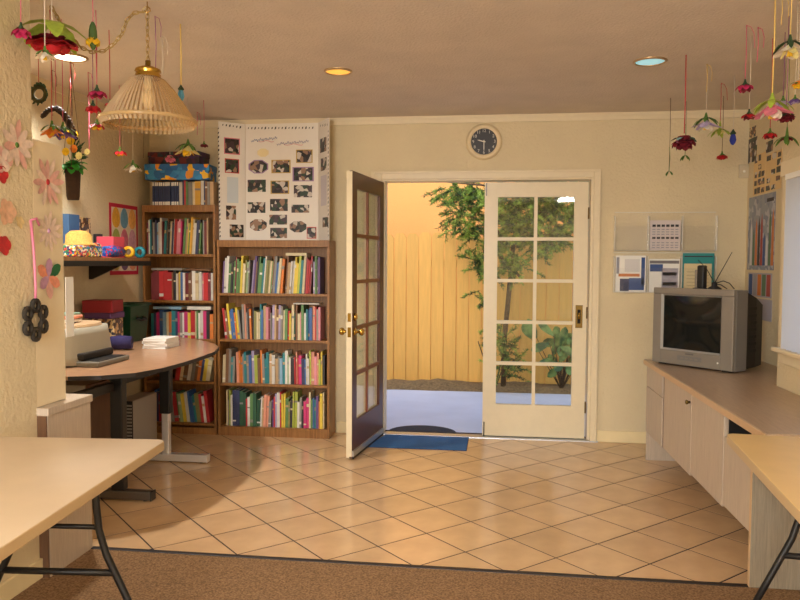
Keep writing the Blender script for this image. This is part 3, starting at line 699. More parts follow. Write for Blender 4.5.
# ================================================================== curved desk in the alcove
DZ0, DZ1 = .777, .80
dk = thing('curved_desk', 'brown bow-fronted desk with black and chrome legs in the alcove', 'desk', (-2.35, 4.6, 0))
cur = [(-2.21, 3.60), (-2.06, 3.66), (-1.93, 3.78), (-1.87, 3.98), (-1.853, 4.235), (-1.855, 4.50), (-1.872, 4.76), (-1.94, 5.02), (-2.05, 5.22), (-2.19, 5.39), (-2.39, 5.57), (-2.5, 5.64), (-2.66, 5.69)]
poly = cur+[(-2.885, 5.70), (-2.885, 3.60)]
MB().prism(poly, DZ0+.002, DZ1).build('desk_top', M_DESK, dk)
eb = MB(); P2 = cur
for i in range(len(P2)-1):
    a, b = np.array(P2[i]), np.array(P2[i+1]); d = b-a; n_ = np.array([d[1], -d[0]])/np.linalg.norm(d)*.004; n_ = n_ if n_[0] > 0 or n_[1] < 0 else -n_
    eb.add([(*a, DZ0), (*b, DZ0), (*(b+n_), DZ0), (*(a+n_), DZ0), (*a, DZ1-.001), (*b, DZ1-.001), (*(b+n_), DZ1-.001), (*(a+n_), DZ1-.001)], [(0, 3, 2, 1), (4, 5, 6, 7), (2, 3, 7, 6), (1, 2, 6, 5), (0, 1, 5, 4), (3, 0, 4, 7)])
eb.build('edge_band', mat('dark_edge', (30, 22, 20), .5), dk)
for (y, xc) in ((4.08, -2.19), (4.92, -2.287)):
    B(xc-.038, xc+.038, y-.03, y+.03, .34 if y > 4.5 else .06, DZ0).build('leg_sleeve', M_BLACK, dk, bevel=.006)
    if y > 4.5: B(xc-.026, xc+.026, y-.022, y+.022, .05, .345).build('leg_column', M_STEEL, dk, bevel=.005)
    B(-2.68, -1.985, y-.03, y+.03, .008, .058).build('foot', M_STEEL if y > 4.5 else M_DSTEEL, dk, bevel=.004)
    B(-1.987, -1.981, y-.031, y+.031, .006, .06).build('foot_cap', M_STEEL if y > 4.5 else M_BLACKP, dk)
    for q in (-2.60, -2.03): MB().cyl((q, y, 0), (q, y, .01), .015, n=10).build('glide', M_BLACKP, dk)
    B(-2.7, -1.99, y-.015, y+.015, DZ0-.04, DZ0).build('top_bearer', M_BLACK, dk)
B(-2.305, -2.265, 4.18, 4.89, .645, .70).build('crossbar', M_BLACK, dk, bevel=.004)
B(-2.24, -2.20, 3.62, 4.12, .645, .70).build('crossbar', M_BLACK, dk, bevel=.004)

# ---- things on the desk
def bevbox(name, label, cat, x, y, z, sx, sy, sz, m_, rz=0., bev=.006, group=None):
    o = B(-sx/2, sx/2, -sy/2, sy/2, 0, sz).build(name, m_, bevel=bev); o.location = (x, y, z); o.rotation_euler = (0, 0, rz); return tag(o, label, cat, group)
for i in range(4):
    z = DZ1+.001+i*.0175
    m = MB().box(-.085, .085, -.11, .11, 0, .0012).box(-.085, .085, -.11, .11, .0155, .0168).box(-.083, .083, -.108, .108, .0012, .0155, 1)
    o = m.build('paper_stack', [M_WHITE, M_WHITE]); o.location = (-2.335+.006*(i % 2), 4.955-.004*i, z); o.rotation_euler = (0, 0, .05*(i % 2)-.02)
    tag(o, ('lowest', 'second lowest', 'second highest', 'topmost')[i]+' white booklet of the low pile on the curved desk', 'booklet', 'white booklets piled on the curved desk')
pr = thing('inkjet_printer', 'beige desktop printer with a rounded tan lid and open black tray', 'printer', (-2.52, 4.12, DZ1+.001), math.radians(0))
def rbox(m, w0, d0, w1, d1, z0, z1, mi=0, n=24, k=4., ox=0., oy=0.):
    """superellipse loft"""
    V = []
    rows = 6
    for j in range(rows):
        t = j/(rows-1); w_, d_, z = w0+(w1-w0)*t, d0+(d1-d0)*t, z0+(z1-z0)*t
        for i in range(n):
            a = 2*PI*i/n; c_, s_ = math.cos(a), math.sin(a)
            V.append((ox+w_*math.copysign(abs(c_)**(2/k), c_), oy+d_*math.copysign(abs(s_)**(2/k), s_), z))
    F = [(j*n+i, j*n+(i+1) % n, (j+1)*n+(i+1) % n, (j+1)*n+i) for j in range(rows-1) for i in range(n)]
    m.add(V, F, mi, True); b = len(m.v)-len(V)
    m.f += [tuple(b+i for i in reversed(range(n))), tuple(b+(rows-1)*n+i for i in range(n))]; m.m += [mi, mi]; m.s += [False, False]
    return m
M_PRN = mat('printer_beige', (170, 165, 148), .45, noise=.02)
M_TANL = mat('printer_tan_lid', (204, 172, 134), .4)
rbox(MB(), .19, .26, .165, .235, 0.01, .215).build('body', M_PRN, pr, local=True)
rbox(MB(), .162, .232, .156, .226, .2155, .232, k=2.2).build('lid', M_TANL, pr, local=True)
B(-.02, .03, .0, .03, .2325, .236).build('lid_latch', M_BLACKP, pr, local=True)
tr_ = B(.10, .30, -.20, .16, .0, .03).build('paper_tray', mat('grey_plastic', (120, 116, 106), .45), pr, local=True, bevel=.008)
B(.13, .29, -.17, .13, .03, .034).build('tray_recess', M_BLACKP, tr_, local=True)
MB().box(.10, .205, -.19, .15, .034, .075).build('output_slot', M_BLACKP, pr, local=True, bevel=.01)
bevbox('tissue_box', 'box with a printed side standing behind the printer', 'box', -2.73, 4.92, DZ1+.001, .19, .16, .20, M_COLLAGE, .1)
gbn = thing('storage_bin', 'dark green plastic storage bin with black handle at the alcove wall', 'bin', (-2.755, 5.30, DZ1+.001))
M_GREEN = mat('green_plastic', (24, 74, 48), .4)
m = MB(); W_, D_, H_ = .095, .15, .275
for (k, z) in ((0, 0), (1, H_)): pass
m.add([(-.075, -.125, 0), (.075, -.125, 0), (.075, .125, 0), (-.075, .125, 0), (-W_, -D_, H_), (W_, -D_, H_), (W_, D_, H_), (-W_, D_, H_), (-W_+.01, -D_+.01, H_), (W_-.01, -D_+.01, H_), (W_-.01, D_-.01, H_), (-W_+.01, D_-.01, H_),
       (-.07, -.12, .01), (.07, -.12, .01), (.07, .12, .01), (-.07, .12, .01)],
      [(0, 3, 2, 1), (0, 1, 5, 4), (1, 2, 6, 5), (2, 3, 7, 6), (3, 0, 4, 7), (4, 5, 9, 8), (5, 6, 10, 9), (6, 7, 11, 10), (7, 4, 8, 11), (8, 9, 13, 12), (9, 10, 14, 13), (10, 11, 15, 14), (11, 8, 12, 15), (12, 13, 14, 15)])
m.build('tub', M_GREEN, gbn, local=True)
MB().tube([(-.10, -.155, H_), (.10, -.155, H_), (.10, .155, H_), (-.10, .155, H_)], .010, 8, closed=True).build('rim', M_GREEN, gbn, local=True)
MB().tube([(.09, -.05, .18), (.118, -.04, .16), (.118, .04, .16), (.09, .05, .18)], .010, 8).build('handle', M_BLACKP, gbn, local=True)
bevbox('red_box', 'dark red shallow cardboard box on the printed box behind the printer', 'box', -2.735, 4.90, DZ1+.245, .21, .20, .085, mat('dark_red_card', (142, 26, 36), .5), .12, .004)
bevbox('purple_folder_box', 'purple folder box under the dark red box', 'box', -2.73, 4.91, DZ1+.203, .20, .18, .04, mat('purple_card', (92, 58, 104), .5), -.05, .004)
bevbox('folded_cloth', 'salmon folded cloth on top of the printer', 'cloth', -2.54, 4.13, DZ1+.258, .14, .18, .02, mat('salmon_cloth', (218, 138, 110), .9, noise=.1), .2, .008)
bevbox('white_carton', 'small white carton lying on the printer under the salmon cloth', 'box', -2.54, 4.12, DZ1+.239, .13, .16, .016, M_WHITE, .1, .003)
bevbox('green_notebook', 'pale green notebook lying on the folded salmon cloth', 'notebook', -2.55, 4.13, DZ1+.279, .11, .15, .012, mat('pale_green_card', (150, 190, 170), .6), -.1, .002)
rl = MB().tube([(-2.58, 4.72, .85), (-2.52, 4.74, .852), (-2.45, 4.76, .85)], [.044, .048, .042], 14)
for z in (4.50,): pass
tag(rl.build('cloth_roll', mat('navy_cloth', (48, 42, 92), .85, noise=.15), org=(-2.52, 4.74, .802)), 'rolled navy blue cloth on the curved desk beside the printer', 'cloth')

# ---- wall shelf above the desk
sh = thing('wall_shelf', 'dark wooden shelf with black front over the curved desk', 'shelf', (-2.75, 4.6, 1.37))
MB().box(-2.895, -2.59, 3.75, 5.32, 1.400, 1.425).build('shelf_board', wood('shelf_wood', (132, 92, 56), (160, 116, 74)), sh)
B(-2.60, -2.585, 3.75, 5.33, 1.368, 1.402).build('front_rail', M_BLACK, sh)
for y in (3.95, 5.0):
    MB().slab((-2.895, y, 1.40), (1, 0, 0), (0, 0, -1), (0, 1, 0), [(0, 0), (.24, 0), (.24, .03), (.02, .13), (0, .13)], .02).build('bracket', M_BLACK, sh)
ZS = 1.4255
def onshelf(px): 
    return onX(px, 258, -2.68)
hat = MB().lathe([(.105, 0), (.105, .006), (.085, .012), (.08, .07), (.05, .095), (.0001, .10)], (0, 0, 0), 24)
p_ = onshelf(80); o = hat.build('straw_hat', mat('straw', (186, 146, 72), .9, noise=.2, nscale=80, bump=.5, bscale=120)); o.location = (-2.73, 4.60, ZS+.077); tag(o, 'small straw hat resting on the patterned box on the wall shelf', 'hat')
p_ = onshelf(76); bevbox('patterned_box', 'brightly patterned box under the straw hat on the wall shelf', 'box', -2.73, 4.55, ZS, .20, .34, .075, M_TOY, 0, .01)
p_ = onshelf(96); bevbox('patterned_pouch', 'brightly patterned pouch in the middle of the wall shelf', 'pouch', -2.735, 4.79, ZS, .09, .11, .10, M_TOY, .1, .03)
p_ = onshelf(111); bevbox('pink_box', 'bright pink card box on the wall shelf', 'box', -2.77, 5.08, ZS, .13, .16, .15, mat('hot_pink_card', (238, 92, 112), .5), 0, .004)
m = MB().tube([(-2.64, 4.76, ZS+.041), (-2.635, 4.87, ZS+.043), (-2.63, 4.97, ZS+.041)], [.035, .041, .034], 14)
tag(m.build('blue_red_purse', patch_mat('purse_print', [(40, 90, 170), (40, 110, 190), (200, 40, 60), (50, 60, 140)], 40), org=(-2.635, 4.87, ZS)), 'rounded blue and red purse on the wall shelf by the pink box', 'purse')
for (px, c_, nme, lab) in ((129, (226, 180, 40), 'tape_roll', 'yellow roll of tape standing on the wall shelf end'), (140, (30, 140, 160), 'tape_roll', 'teal roll of tape standing on the wall shelf end')):
    p_ = onX(px, 258, -2.64); m = MB(); ri, ro, hw = .022, .042, .012
    m.lathe([(ri, -hw), (ro, -hw), (ro, hw), (ri, hw), (ri, -hw)], (0, 0, 0), 24, axis='y', caps=False)
    o = m.build(nme, mat('tape_%d' % px, c_, .35)); o.location = (-2.64, min(p_[1], 5.27), ZS+.0425); tag(o, lab, 'tape')
p_ = onshelf(98); bevbox('striped_carton', 'small dark carton standing behind the pink box on the shelf', 'box', -2.866, 5.08, ZS, .045, .05, .17, mat('ink_card', (60, 58, 60), .5), 0, .002)
bevbox('picture_card', 'small brown framed picture standing against the wall beside the blue carton', 'picture', -2.886, 4.93, ZS, .02, .14, .28, M_COLLAGE, 0, .002)
bevbox('blue_carton', 'blue carton standing behind the straw hat on the wall shelf', 'box', -2.872, 4.75, ZS, .045, .13, .29, mat('blue_card', (60, 96, 140), .6), 0, .002)

# poster on the alcove wall
ps = thing('painted_poster', 'red-edged poster of painted coloured eggs on the alcove wall', 'poster', (XL, 5.53, 1.56))
B(XL+.0005, XL+.003, 5.30, 5.745, 1.295, 1.842).build('sheet', mat('poster_red', (196, 34, 70), .6), ps)
B(XL+.003, XL+.004, 5.33, 5.715, 1.325, 1.812).build('paper', mat('poster_cream', (226, 212, 188), .6), ps)
ecol = [(226, 170, 60), (110, 160, 190), (232, 176, 100), (170, 180, 90), (214, 120, 140), (210, 160, 180), (206, 190, 110), (120, 90, 120), (220, 150, 120)]
for i in range(9):
    y = 5.395+.127*(i % 3); z = 1.735-.163*(i//3); m = MB()
    m.slab((XL+.004, y, z), (0, 1, 0), (0, 0, 1), (1, 0, 0), [(.060*math.cos(t)*(1-.15*math.sin(t)), .080*math.sin(t)) for t in [2*PI*k/14 for k in range(14)]], .0012)
    m.build('painted_egg', mat('egg_%d' % i, ecol[i], .6, noise=.15, nscale=40), ps)

# ---- below the desk
tw = thing('computer_tower', 'grey computer tower with ridged front standing under the curved desk', 'computer', (-2.56, 5.16, 0))
M_TOWER = mat('tower_beige', (176, 168, 156), .5)
B(-2.71, -2.575, 5.0, 5.38, .004, .40).build('case', M_TOWER, tw, bevel=.006)
for i in range(14): B(-2.705, -2.58, 4.985, 5.0, .05+i*.024, .062+i*.024).build('vent_rib', M_TOWER, tw)
B(-2.71, -2.575, 4.992, 5.0, .004, .40).build('front_panel', mat('tower_dark', (60, 56, 54), .5), tw)
sc_ = thing('low_cabinet', 'pale grey under-desk cabinet with brown side and shelf at the alcove wall', 'cabinet', (-2.7, 4.6, 0))
B(-2.88, -2.56, 4.35, 4.80, .10, .62).build('body', mat('cabinet_grey', (190, 186, 176), .5), sc_, bevel=.004)
B(-2.56, -2.53, 4.36, 4.80, .10, .62).build('side_panel', wood('brown_board', (92, 64, 44), (112, 80, 56)), sc_)
B(-2.88, -2.50, 4.33, 4.82, .06, .10).build('base_shelf', wood('brown_board', (92, 64, 44), (112, 80, 56)), sc_)
for x in (-2.84, -2.53): B(x-.02, x+.02, 4.4, 4.75, 0, .06).build('foot', M_WHITE, sc_)

# ---- low room divider with the upright cream panel, left
lc = thing('low_divider_cabinet', 'low laminate cabinet ending the left wall beside the folding table', 'cabinet', (-2.1, 3.17, 0))
B(-2.20, -1.95, YN+.002, 3.35, .003, .722).build('carcass', M_LAM, lc)
B(-1.95, -1.944, YN+.004, 3.352, .003, .722).build('side_face', M_LAM, lc)
B(-1.99, -1.946, YN-.004, YN+.002, .003, .722).build('end_edge', wood('brown_board', (92, 64, 44), (112, 80, 56)), lc)
B(-2.22, -1.935, YN-.006, 3.362, .722, .757).build('top_board', M_LAM, lc, bevel=.004)
M_PANEL = mat('panel_paint', (232, 216, 182), .6, noise=.02)
pn = thing('upright_panel', 'narrow cream upright panel with flower cutouts standing on the low cabinet', 'panel', (-2.0, 3.08, .758))
B(-2.12, -1.9905, YN+.002, 3.226, .758, 1.928).build('board', M_PANEL, pn, bevel=.003)
cdm = B(-1.985, -1.982, 3.224, 3.288, 1.046, 1.326)
tag(cdm.build('white_card', M_WHITE, org=(-1.983, 3.25, 1.046)), 'blank white card hanging at the far edge of the upright cream panel', 'card')

# ================================================================== right side counter
XF = 1.07
wt = tag(MB().prism([(XF-.02, 3.14), (XW-.036, 3.14), (XW-.018, YB+.006), (XR-.016, YB+.006), (XR-.002, 5.50), (XF-.02, 5.50)], .682, .72).build('worktop', M_LAMT, bevel=.006), 'long brown laminate worktop carrying the television', 'worktop')
eg = MB().box(XF-.0235, XF-.02, 3.146, 5.494, .686, .716); eg.build('edge_band', M_LAME, wt)
def unit(name, label, y0, y1, zb, build):
    t = thing(name, label, 'cabinet', ((XF+XW)/2, (y0+y1)/2, zb)); build(t, y0, y1, zb); return t
def u_drawer(t, y0, y1, zb):
    B(XF+.02, XW-.06, y0+.004, y1, zb, .68).build('carcass', M_LAM, t)
    dz = [zb, .53, .68]
    for i in range(2): B(XF, XF+.019, y0+.045, y1-.002, dz[i]+.002, dz[i+1]-.002).build('drawer', M_LAM, t, bevel=.002)
    B(XF+.008, XF+.019, y0+.005, y0+.04, zb+.002, .678).build('stile', wood('brown_board', (92, 64, 44), (112, 80, 56)), t)
    B(XF+.0, XW-.06, 5.452, 5.47, 0.0, zb-.001).build('leg_panel', M_LAM, t)
def u_door(t, y0, y1, zb):
    B(XF+.02, XW-.06, y0, y1-.004, zb, .68).build('carcass', M_LAM, t)
    d = B(XF, XF+.019, y0+.002, y1-.006, zb+.002, .672).build('door', M_LAM, t, bevel=.002)
    MB().lathe([(.0001, -.028), (.010, -.026), (.014, -.018), (.007, -.010), (.007, 0)], (XF, y0+.03, .625), 14, axis='x').build('knob', M_BRASSD, d)
def u_panel(t, y0, y1, zb):
    B(XF+.02, XW-.06, y0, y1-.002, zb, .68).build('carcass', M_LAM, t)
    B(XF, XF+.019, y0+.002, y1-.002, zb+.002, .678).build('front_panel', M_LAM, t, bevel=.002)
def u_open(t, y0, y1, zb):
    B(XF+.02, XW-.06, y0, y1-.002, zb, zb+.02).build('bottom_board', M_LAM, t)
    B(XW-.08, XW-.06, y0, y1-.002, zb+.02, .68).build('shade_back', M_OPENING_SHADE, t)  # near-black boards paint the shade inside the open compartment
    B(XF+.02, XW-.08, y0, y0+.004, zb+.02, .68).build('shade_lining', M_OPENING_SHADE, t)
    B(XF+.02, XW-.08, y1-.006, y1-.002, zb+.02, .68).build('shade_lining', M_OPENING_SHADE, t)
    B(XF, XF+.019, y0+.002, y1-.002, zb+.002, .575).build('front_panel', M_LAM, t, bevel=.002)
    B(XF+.0, XW-.01, 3.335, 3.355, 0.0035, .68).build('end_panel', wood('grey_laminate', (132, 120, 102), (154, 142, 122), .5, (60, 60, 2.5)), t)
    B(XF-.002, XF+.0, 3.335, 3.355, .0035, .68).build('panel_edge', M_LAME, t)
unit('drawer_cabinet', 'two-drawer laminate cabinet at the far end of the counter below the television', 4.965, 5.49, .203, u_drawer)
unit('door_cabinet', 'laminate cabinet with a small brass knob on its door', 4.31, 4.96, .212, u_door)
unit('plain_cabinet', 'laminate cabinet with plain unbroken front between knob door and open compartment', 3.735, 4.305, .225, u_panel)
unit('open_cabinet', 'laminate cabinet with a dark open slot and full-height end panel', 3.357, 3.73, .238, u_open)

# the whole counter stands a touch askew to the wall
for o_ in [o for o in COL.objects if o.parent is None and o.name.split('.')[0] in ('worktop', 'drawer_cabinet', 'door_cabinet', 'plain_cabinet', 'open_cabinet')]:
    pv = Vector((XF, 5.45, 0)); Rm = Matrix.Rotation(.0135, 3, 'Z'); o_.location = pv+Rm @ (o_.location-pv); o_.rotation_euler = (0, 0, .0135)
# ---- television
TVX, TVY = 1.063, 5.287
tva = math.atan2(4.838-5.287, 1.455-1.063)
tv = thing('television', 'silver tube television with dark screen on the laminate worktop', 'television', (TVX, TVY, .721), tva)
TW, TH = .596, .525
bz = MB()
def ring(m, x0, x1, z0, z1, X0, X1, Z0, Z1, y0, y1, mi=0):
    A = [(x0, y0, z0), (x1, y0, z0), (x1, y0, z1), (x0, y0, z1)]; Bq = [(X0, y1, Z0), (X1, y1, Z0), (X1, y1, Z1), (X0, y1, Z1)]
    m.add(A+Bq, [(k, (k+1) % 4, 4+(k+1) % 4, 4+k) for k in range(4)], mi)
bm_ = MB()
sx0, sx1, sz0, sz1 = .065, TW-.085, .105, TH-.045
# front frame as four bars + shell
B(0, TW, 0, .03, TH-.045, TH-.004).build('bezel_bar', M_SILVER, tv, local=True, bevel=.004)
B(0, .065, 0, .03, .012, TH-.045).build('bezel_bar', M_SILVER, tv, local=True, bevel=.004)
B(TW-.085, TW, 0, .03, .012, TH-.045).build('bezel_bar', M_SILVER, tv, local=True, bevel=.004)
cp = B(.065, TW-.085, 0.0, .03, .012, .105).build('control_panel', M_SILVER, tv, local=True, bevel=.004)
B(.20, .38, -.0015, 0, .045, .075).build('button_flap', M_SILVER2, cp, local=True, bevel=.001)
for i in range(4): B(.225+i*.035, .245+i*.035, -.003, -.0015, .055, .063).build('button', M_SILVER, cp, local=True)
MB().lathe([(.006, -.002), (.006, .0)], (TW-.10, 0, .055), 12, axis='y').build('power_button', mat('lamp_white', (225, 225, 220), .4), cp, local=True)
B(.26, .32, -.001, 0, .085, .094).build('maker_plate', mat('plate_grey', (96, 92, 88), .4), cp, local=True)
rm = MB(); ring(rm, sx0, sx1, sz0, sz1, sx0+.014, sx1-.014, sz0+.014, sz1-.014, -.001, .02); rm.build('screen_rim', mat('rim_silver', (176, 172, 166), .35, .3), tv, local=True)
scn = MB(); NX, NZ = 16, 12; V = []
for j in range(NZ+1):
    for i in range(NX+1):
        u_, v_ = i/NX*2-1, j/NZ*2-1; V.append((sx0+.01+(sx1-sx0-.02)*(u_+1)/2, .019-.010*(1-u_*u_)*(1-v_*v_)-.004, sz0+.01+(sz1-sz0-.02)*(v_+1)/2))
scn.add(V, [(j*(NX+1)+i, j*(NX+1)+i+1, (j+1)*(NX+1)+i+1, (j+1)*(NX+1)+i) for j in range(NZ) for i in range(NX)], 0, True)
scn.build('screen', M_SCREEN, tv, local=True)
B(0.0, TW, .03, .155, .006, TH-.008).build('front_shell', M_SILVER2, tv, local=True, bevel=.006)
bk = MB(); ring(bk, .01, TW-.01, .015, TH-.02, .02, TW-.02, .018, TH-.06, .155, .28); ring(bk, .02, TW-.02, .018, TH-.06, .06, TW-.06, .02, TH-.11, .28, .42)
bk.add([(.06, .42, .02), (TW-.06, .42, .02), (TW-.06, .42, TH-.11), (.06, .42, TH-.11)], [(0, 1, 2, 3)])
bko = bk.build('back_shell', M_BLACKP, tv, local=True)
for i in range(7): B(TW-.045, TW-.012, .19, .275, .12+i*.045, .14+i*.045).build('vent_rib', M_BLACKP, bko, local=True)
for x in (.06, TW-.06): B(x-.03, x+.03, .03, .14, 0, .012).build('foot', M_BLACKP, tv, local=True)
# set-top gadget and aerial
ZT = .721+TH-.008+.001
q = onP(703, 289, (TVX, TVY, 0), (math.sin(-tva)*1, math.cos(tva), 0)); ex = np.array([math.cos(tva), math.sin(tva)]); ey = np.array([-math.sin(tva), math.cos(tva)])
g1 = np.array([TVX, TVY])+ex*.30+ey*.09
gd = thing('cordless_gadget', 'small upright black and silver box standing on the television', 'gadget', (g1[0], g1[1], ZT), tva)
B(-.018, .034, -.022, .022, .004, .155).build('body', M_BLACKP, gd, local=True, bevel=.01)
B(-.034, -.017, -.02, .02, .004, .125).build('silver_face', M_SILVER, gd, local=True, bevel=.004)
B(-.04, .04, -.028, .028, 0, .006).build('base', M_BLACKP, gd, local=True)
g2 = np.array([TVX, TVY])+ex*.40+ey*.09
an = thing('rabbit_ear_aerial', 'black rabbit-ear aerial with thin rods on the television', 'aerial', (g2[0], g2[1], ZT))
MB().lathe([(.045, 0), (.042, .008), (.018, .022), (.016, .045), (.0001, .05)], (0, 0, 0), 18).build('base', M_BLACKP, an, local=True)
MB().tube([(0, 0, .04), (.10, -.01, .24)], [.003, .002], 6).build('rod', M_BLACKP, an, local=True)
MB().tube([(0, 0, .04), (-.05, 0, .13), (-.10, .02, .19)], [.003, .0025, .002], 6).build('rod', M_BLACKP, an, local=True)
MB().tube([(.01, 0, .04), (.05, -.01, .055), (.09, -.01, .04), (.12, -.01, .004)], .003, 6).build('wire_loop', M_BLACKP, an, local=True)
MB().tube([(0, 0, .035), (.035, -.02, .03), (.07, -.03, .004)], .003, 6).build('wire_loop', M_BLACKP, an, local=True)

# ---- acrylic literature rack on the back wall
rk = thing('literature_rack', 'clear acrylic two-row leaflet rack fixed to the back wall', 'rack', (1.27, WB, 1.18))
rx0, rx1 = .895, 1.645; cw = (rx1-rx0)/3
for (za, zb) in ((1.50, 1.80), (1.18, 1.49)):
    B(rx0, rx1, WB-.008, WB-.004, za, zb).build('back_sheet', M_ACRYL, rk)
    B(rx0, rx1, WB-.05, WB-.004, za, za+.004).build('ledge', M_ACRYL_GLINT, rk)
    for i in range(3):
        B(rx0+i*cw+.004, rx0+(i+1)*cw-.004, WB-.05, WB-.047, za, za+.19).build('pocket_front', M_ACRYL, rk)
    for i in range(4):
        x = rx0+i*cw; B(x-.003, x+.003, WB-.05, WB-.004, za, zb-.03).build('divider', M_ACRYL_GLINT, rk)
    B(rx0, rx1, WB-.009, WB-.003, zb-.006, zb).build('top_edge', M_ACRYL_GLINT, rk)
def sheet(name, label, cat, x0, x1, z0_, z1_, y, marks, mt, tilt=0.):
    t = thing(name, label, cat, ((x0+x1)/2, y, z0_))
    B(x0, x1, y, y+.004, z0_, z1_).build('sheet', mt, t)
    for (a, b, c, d, m_) in marks:
        B(x0+(x1-x0)*a, x0+(x1-x0)*b, y-.0008, y, z0_+(z1_-z0_)*c, z0_+(z1_-z0_)*d).build('print_block', m_, t)
    return t
K = lambda n, c: mat('print_'+n, c, .6)
kd = K('dark', (50, 46, 52)); kb = K('blue', (50, 80, 140)); ko = K('orange', (206, 120, 50)); kn_ = K('navy', (40, 50, 90)); kl = K('lilac', (170, 166, 178)); kg = K('grey', (120, 116, 116)); kt = K('teal', (40, 140, 140)); km = K('muted', (150, 150, 160))
marks = [(.08+.15*i, .19+.15*i, .78, .86, kd) for i in range(6)]+[(.08+.15*i, .19+.15*i, .38, .45, kd) for i in range(6)]+[(.08+.15*i, .18+.15*i, .08+.08*j, .11+.08*j, km) for i in range(6) for j in range(3)]+[(.08+.15*i, .18+.15*i, .52+.08*j, .55+.08*j, km) for i in range(6) for j in range(3)]
sheet('calendar_sheet', 'white calendar-like printed sheet in the middle top pocket of the rack', 'leaflet', rx0+cw+.012, rx0+2*cw-.012, 1.505, 1.735, WB-.03, marks, K('paper', (214, 202, 200)))
sheet('brochure', 'white brochure with orange and blue pictures in the rack beside the door casing', 'brochure', rx0+.012, rx0+cw-.012, 1.185, 1.465, WB-.03, [(.03, .12, .5, .95, km), (.85, .97, .2, .95, kb), (.1, .8, .42, .5, ko), (.15, .45, .02, .36, kn_), (.45, .95, .05, .38, kb), (.3, .8, .55, .9, K('pale', (216, 214, 214)))], M_WHITE)
sheet('flyer', 'flyer with lilac and blue blocks in the middle lower pocket of the rack', 'brochure', rx0+cw+.012, rx0+2*cw-.012, 1.185, 1.44, WB-.03, [(.02, .98, .86, .95, kg), (.03, .45, .62, .84, kb), (.42, .95, .05, .72, kl), (.45, .9, .5, .6, km), (.45, .9, .2, .3, km)], M_WHITE)
sheet('teal_folder', 'teal folder in the lower rack pocket above the television', 'folder', rx0+2*cw+.010, rx1-.010, 1.185, 1.485, WB-.03, [(.05, .95, .9, .93, kd)], kt)
sheet('cream_leaflet', 'cream leaflet in front of the teal folder above the television', 'leaflet', rx0+2*cw+.018, rx1-.03, 1.185, 1.405, WB-.042, [(.1, .9, .1+.12*i, .13+.12*i, K('pale_line', (190, 176, 140))) for i in range(6)], K('cream', (222, 206, 160)))

# ---- wall clock
ck = thing('wall_clock', 'round wall clock with black dial and beige rim over the door', 'clock', (-.116, WB, 2.354))
MB().lathe([(.142, 0), (.142, -.012), (.130, -.03), (.110, -.03), (.102, -.022)], (-.116, WB, 2.354), 40, axis='y', caps=False).build('rim', mat('clock_rim', (226, 206, 166), .45), ck)
MB().lathe([(.0001, -.020), (.105, -.020), (.105, 0), (.0001, 0)], (-.116, WB, 2.354), 40, axis='y', caps=False, sm=False).build('dial', mat('dial_black', (34, 31, 34), .4), ck)
M_NUM = mat('dial_white', (222, 214, 200), .5)
for h in range(1, 13):
    cu = bpy.data.curves.new('numeral', 'FONT'); cu.body = str(h); cu.size = .033; cu.align_x = 'CENTER'; cu.align_y = 'CENTER'; cu.extrude = .0004
    tmp = bpy.data.objects.new('tmp', cu); COL.objects.link(tmp); bpy.context.view_layer.update()
    me = bpy.data.meshes.new_from_object(tmp.evaluated_get(bpy.context.evaluated_depsgraph_get())); bpy.data.objects.remove(tmp); me.materials.append(M_NUM)
    o = bpy.data.objects.new('numeral', me); COL.objects.link(o); o.parent = ck
    a = PI/2-h*PI/6; o.location = (.084*math.cos(a), -.0208, .084*math.sin(a)); o.rotation_euler = (PI/2, 0, 0)
for (ln, wd_, deg, nme) in ((.055, .0042, 90-285, 'hour_hand'), (.080, .0034, -90, 'minute_hand')):
    a = math.radians(deg if nme == 'minute_hand' else 165); d = np.array([math.cos(a), 0, math.sin(a)]); s_ = np.array([-math.sin(a), 0, math.cos(a)])
    c_ = np.array([-.116, WB-.0225-(0 if nme == 'hour_hand' else .001), 2.354])
    MB().slab(c_, d, s_, (0, -1, 0), [(-.012, -wd_), (ln*.7, -wd_), (ln, 0), (ln*.7, wd_), (-.012, wd_)], .0008).build(nme, M_NUM, ck)
MB().lathe([(.005, 0), (.005, -.003)], (-.116, WB-.0245, 2.354), 12, axis='y').build('hub', M_NUM, ck)

# ---- small wall box in the corner, and papers on the right wall
sb = thing('wall_sensor', 'small off-white wall sensor box high in the corner', 'sensor', (1.834, WB, 2.05))
B(1.80, 1.868, WB-.03, WB-.0005, 2.052, 2.152).build('housing', mat('sensor_white', (206, 192, 164), .5), sb, bevel=.004)
MB().lathe([(.010, 0), (.008, -.006), (.0001, -.008)], (1.834, WB-.03, 2.10), 12, axis='y').build('lens', M_WHITE, sb)
def wall_sheet(name, label, cat, px0, px1, py0, py1, mt, group=None):
    a = onX(px0, (py0+py1)/2, XR); b = onX(px1, (py0+py1)/2, XR); zt = onX((px0+px1)/2, py0, XR)[2]; zb = onX((px0+px1)/2, py1, XR)[2]
    y0_, y1_ = sorted((a[1], b[1])); y1_ = min(y1_, WB-.004)
    o = B(XR-.003, XR-.0005, y0_, y1_, zb, zt).build(name, mt, org=(XR, (y0_+y1_)/2, zb)); tag(o, label, cat, group); return o, y0_, y1_, zb, zt
wall_sheet('photo_strip', 'narrow dark photo strip in the corner above the collage sheets', 'photo', 748.5, 757, 138, 162, M_PHOTO)
wall_sheet('small_print', 'small dark print high by the hanging green flower on the right wall', 'photo', 766.5, 773, 141, 152, M_PHOTO)
wall_sheet('top_print', 'small tan print at the top of the right wall corner', 'photo', 750, 756, 127, 137, M_COLLAGE)
RC = random.Random(9)
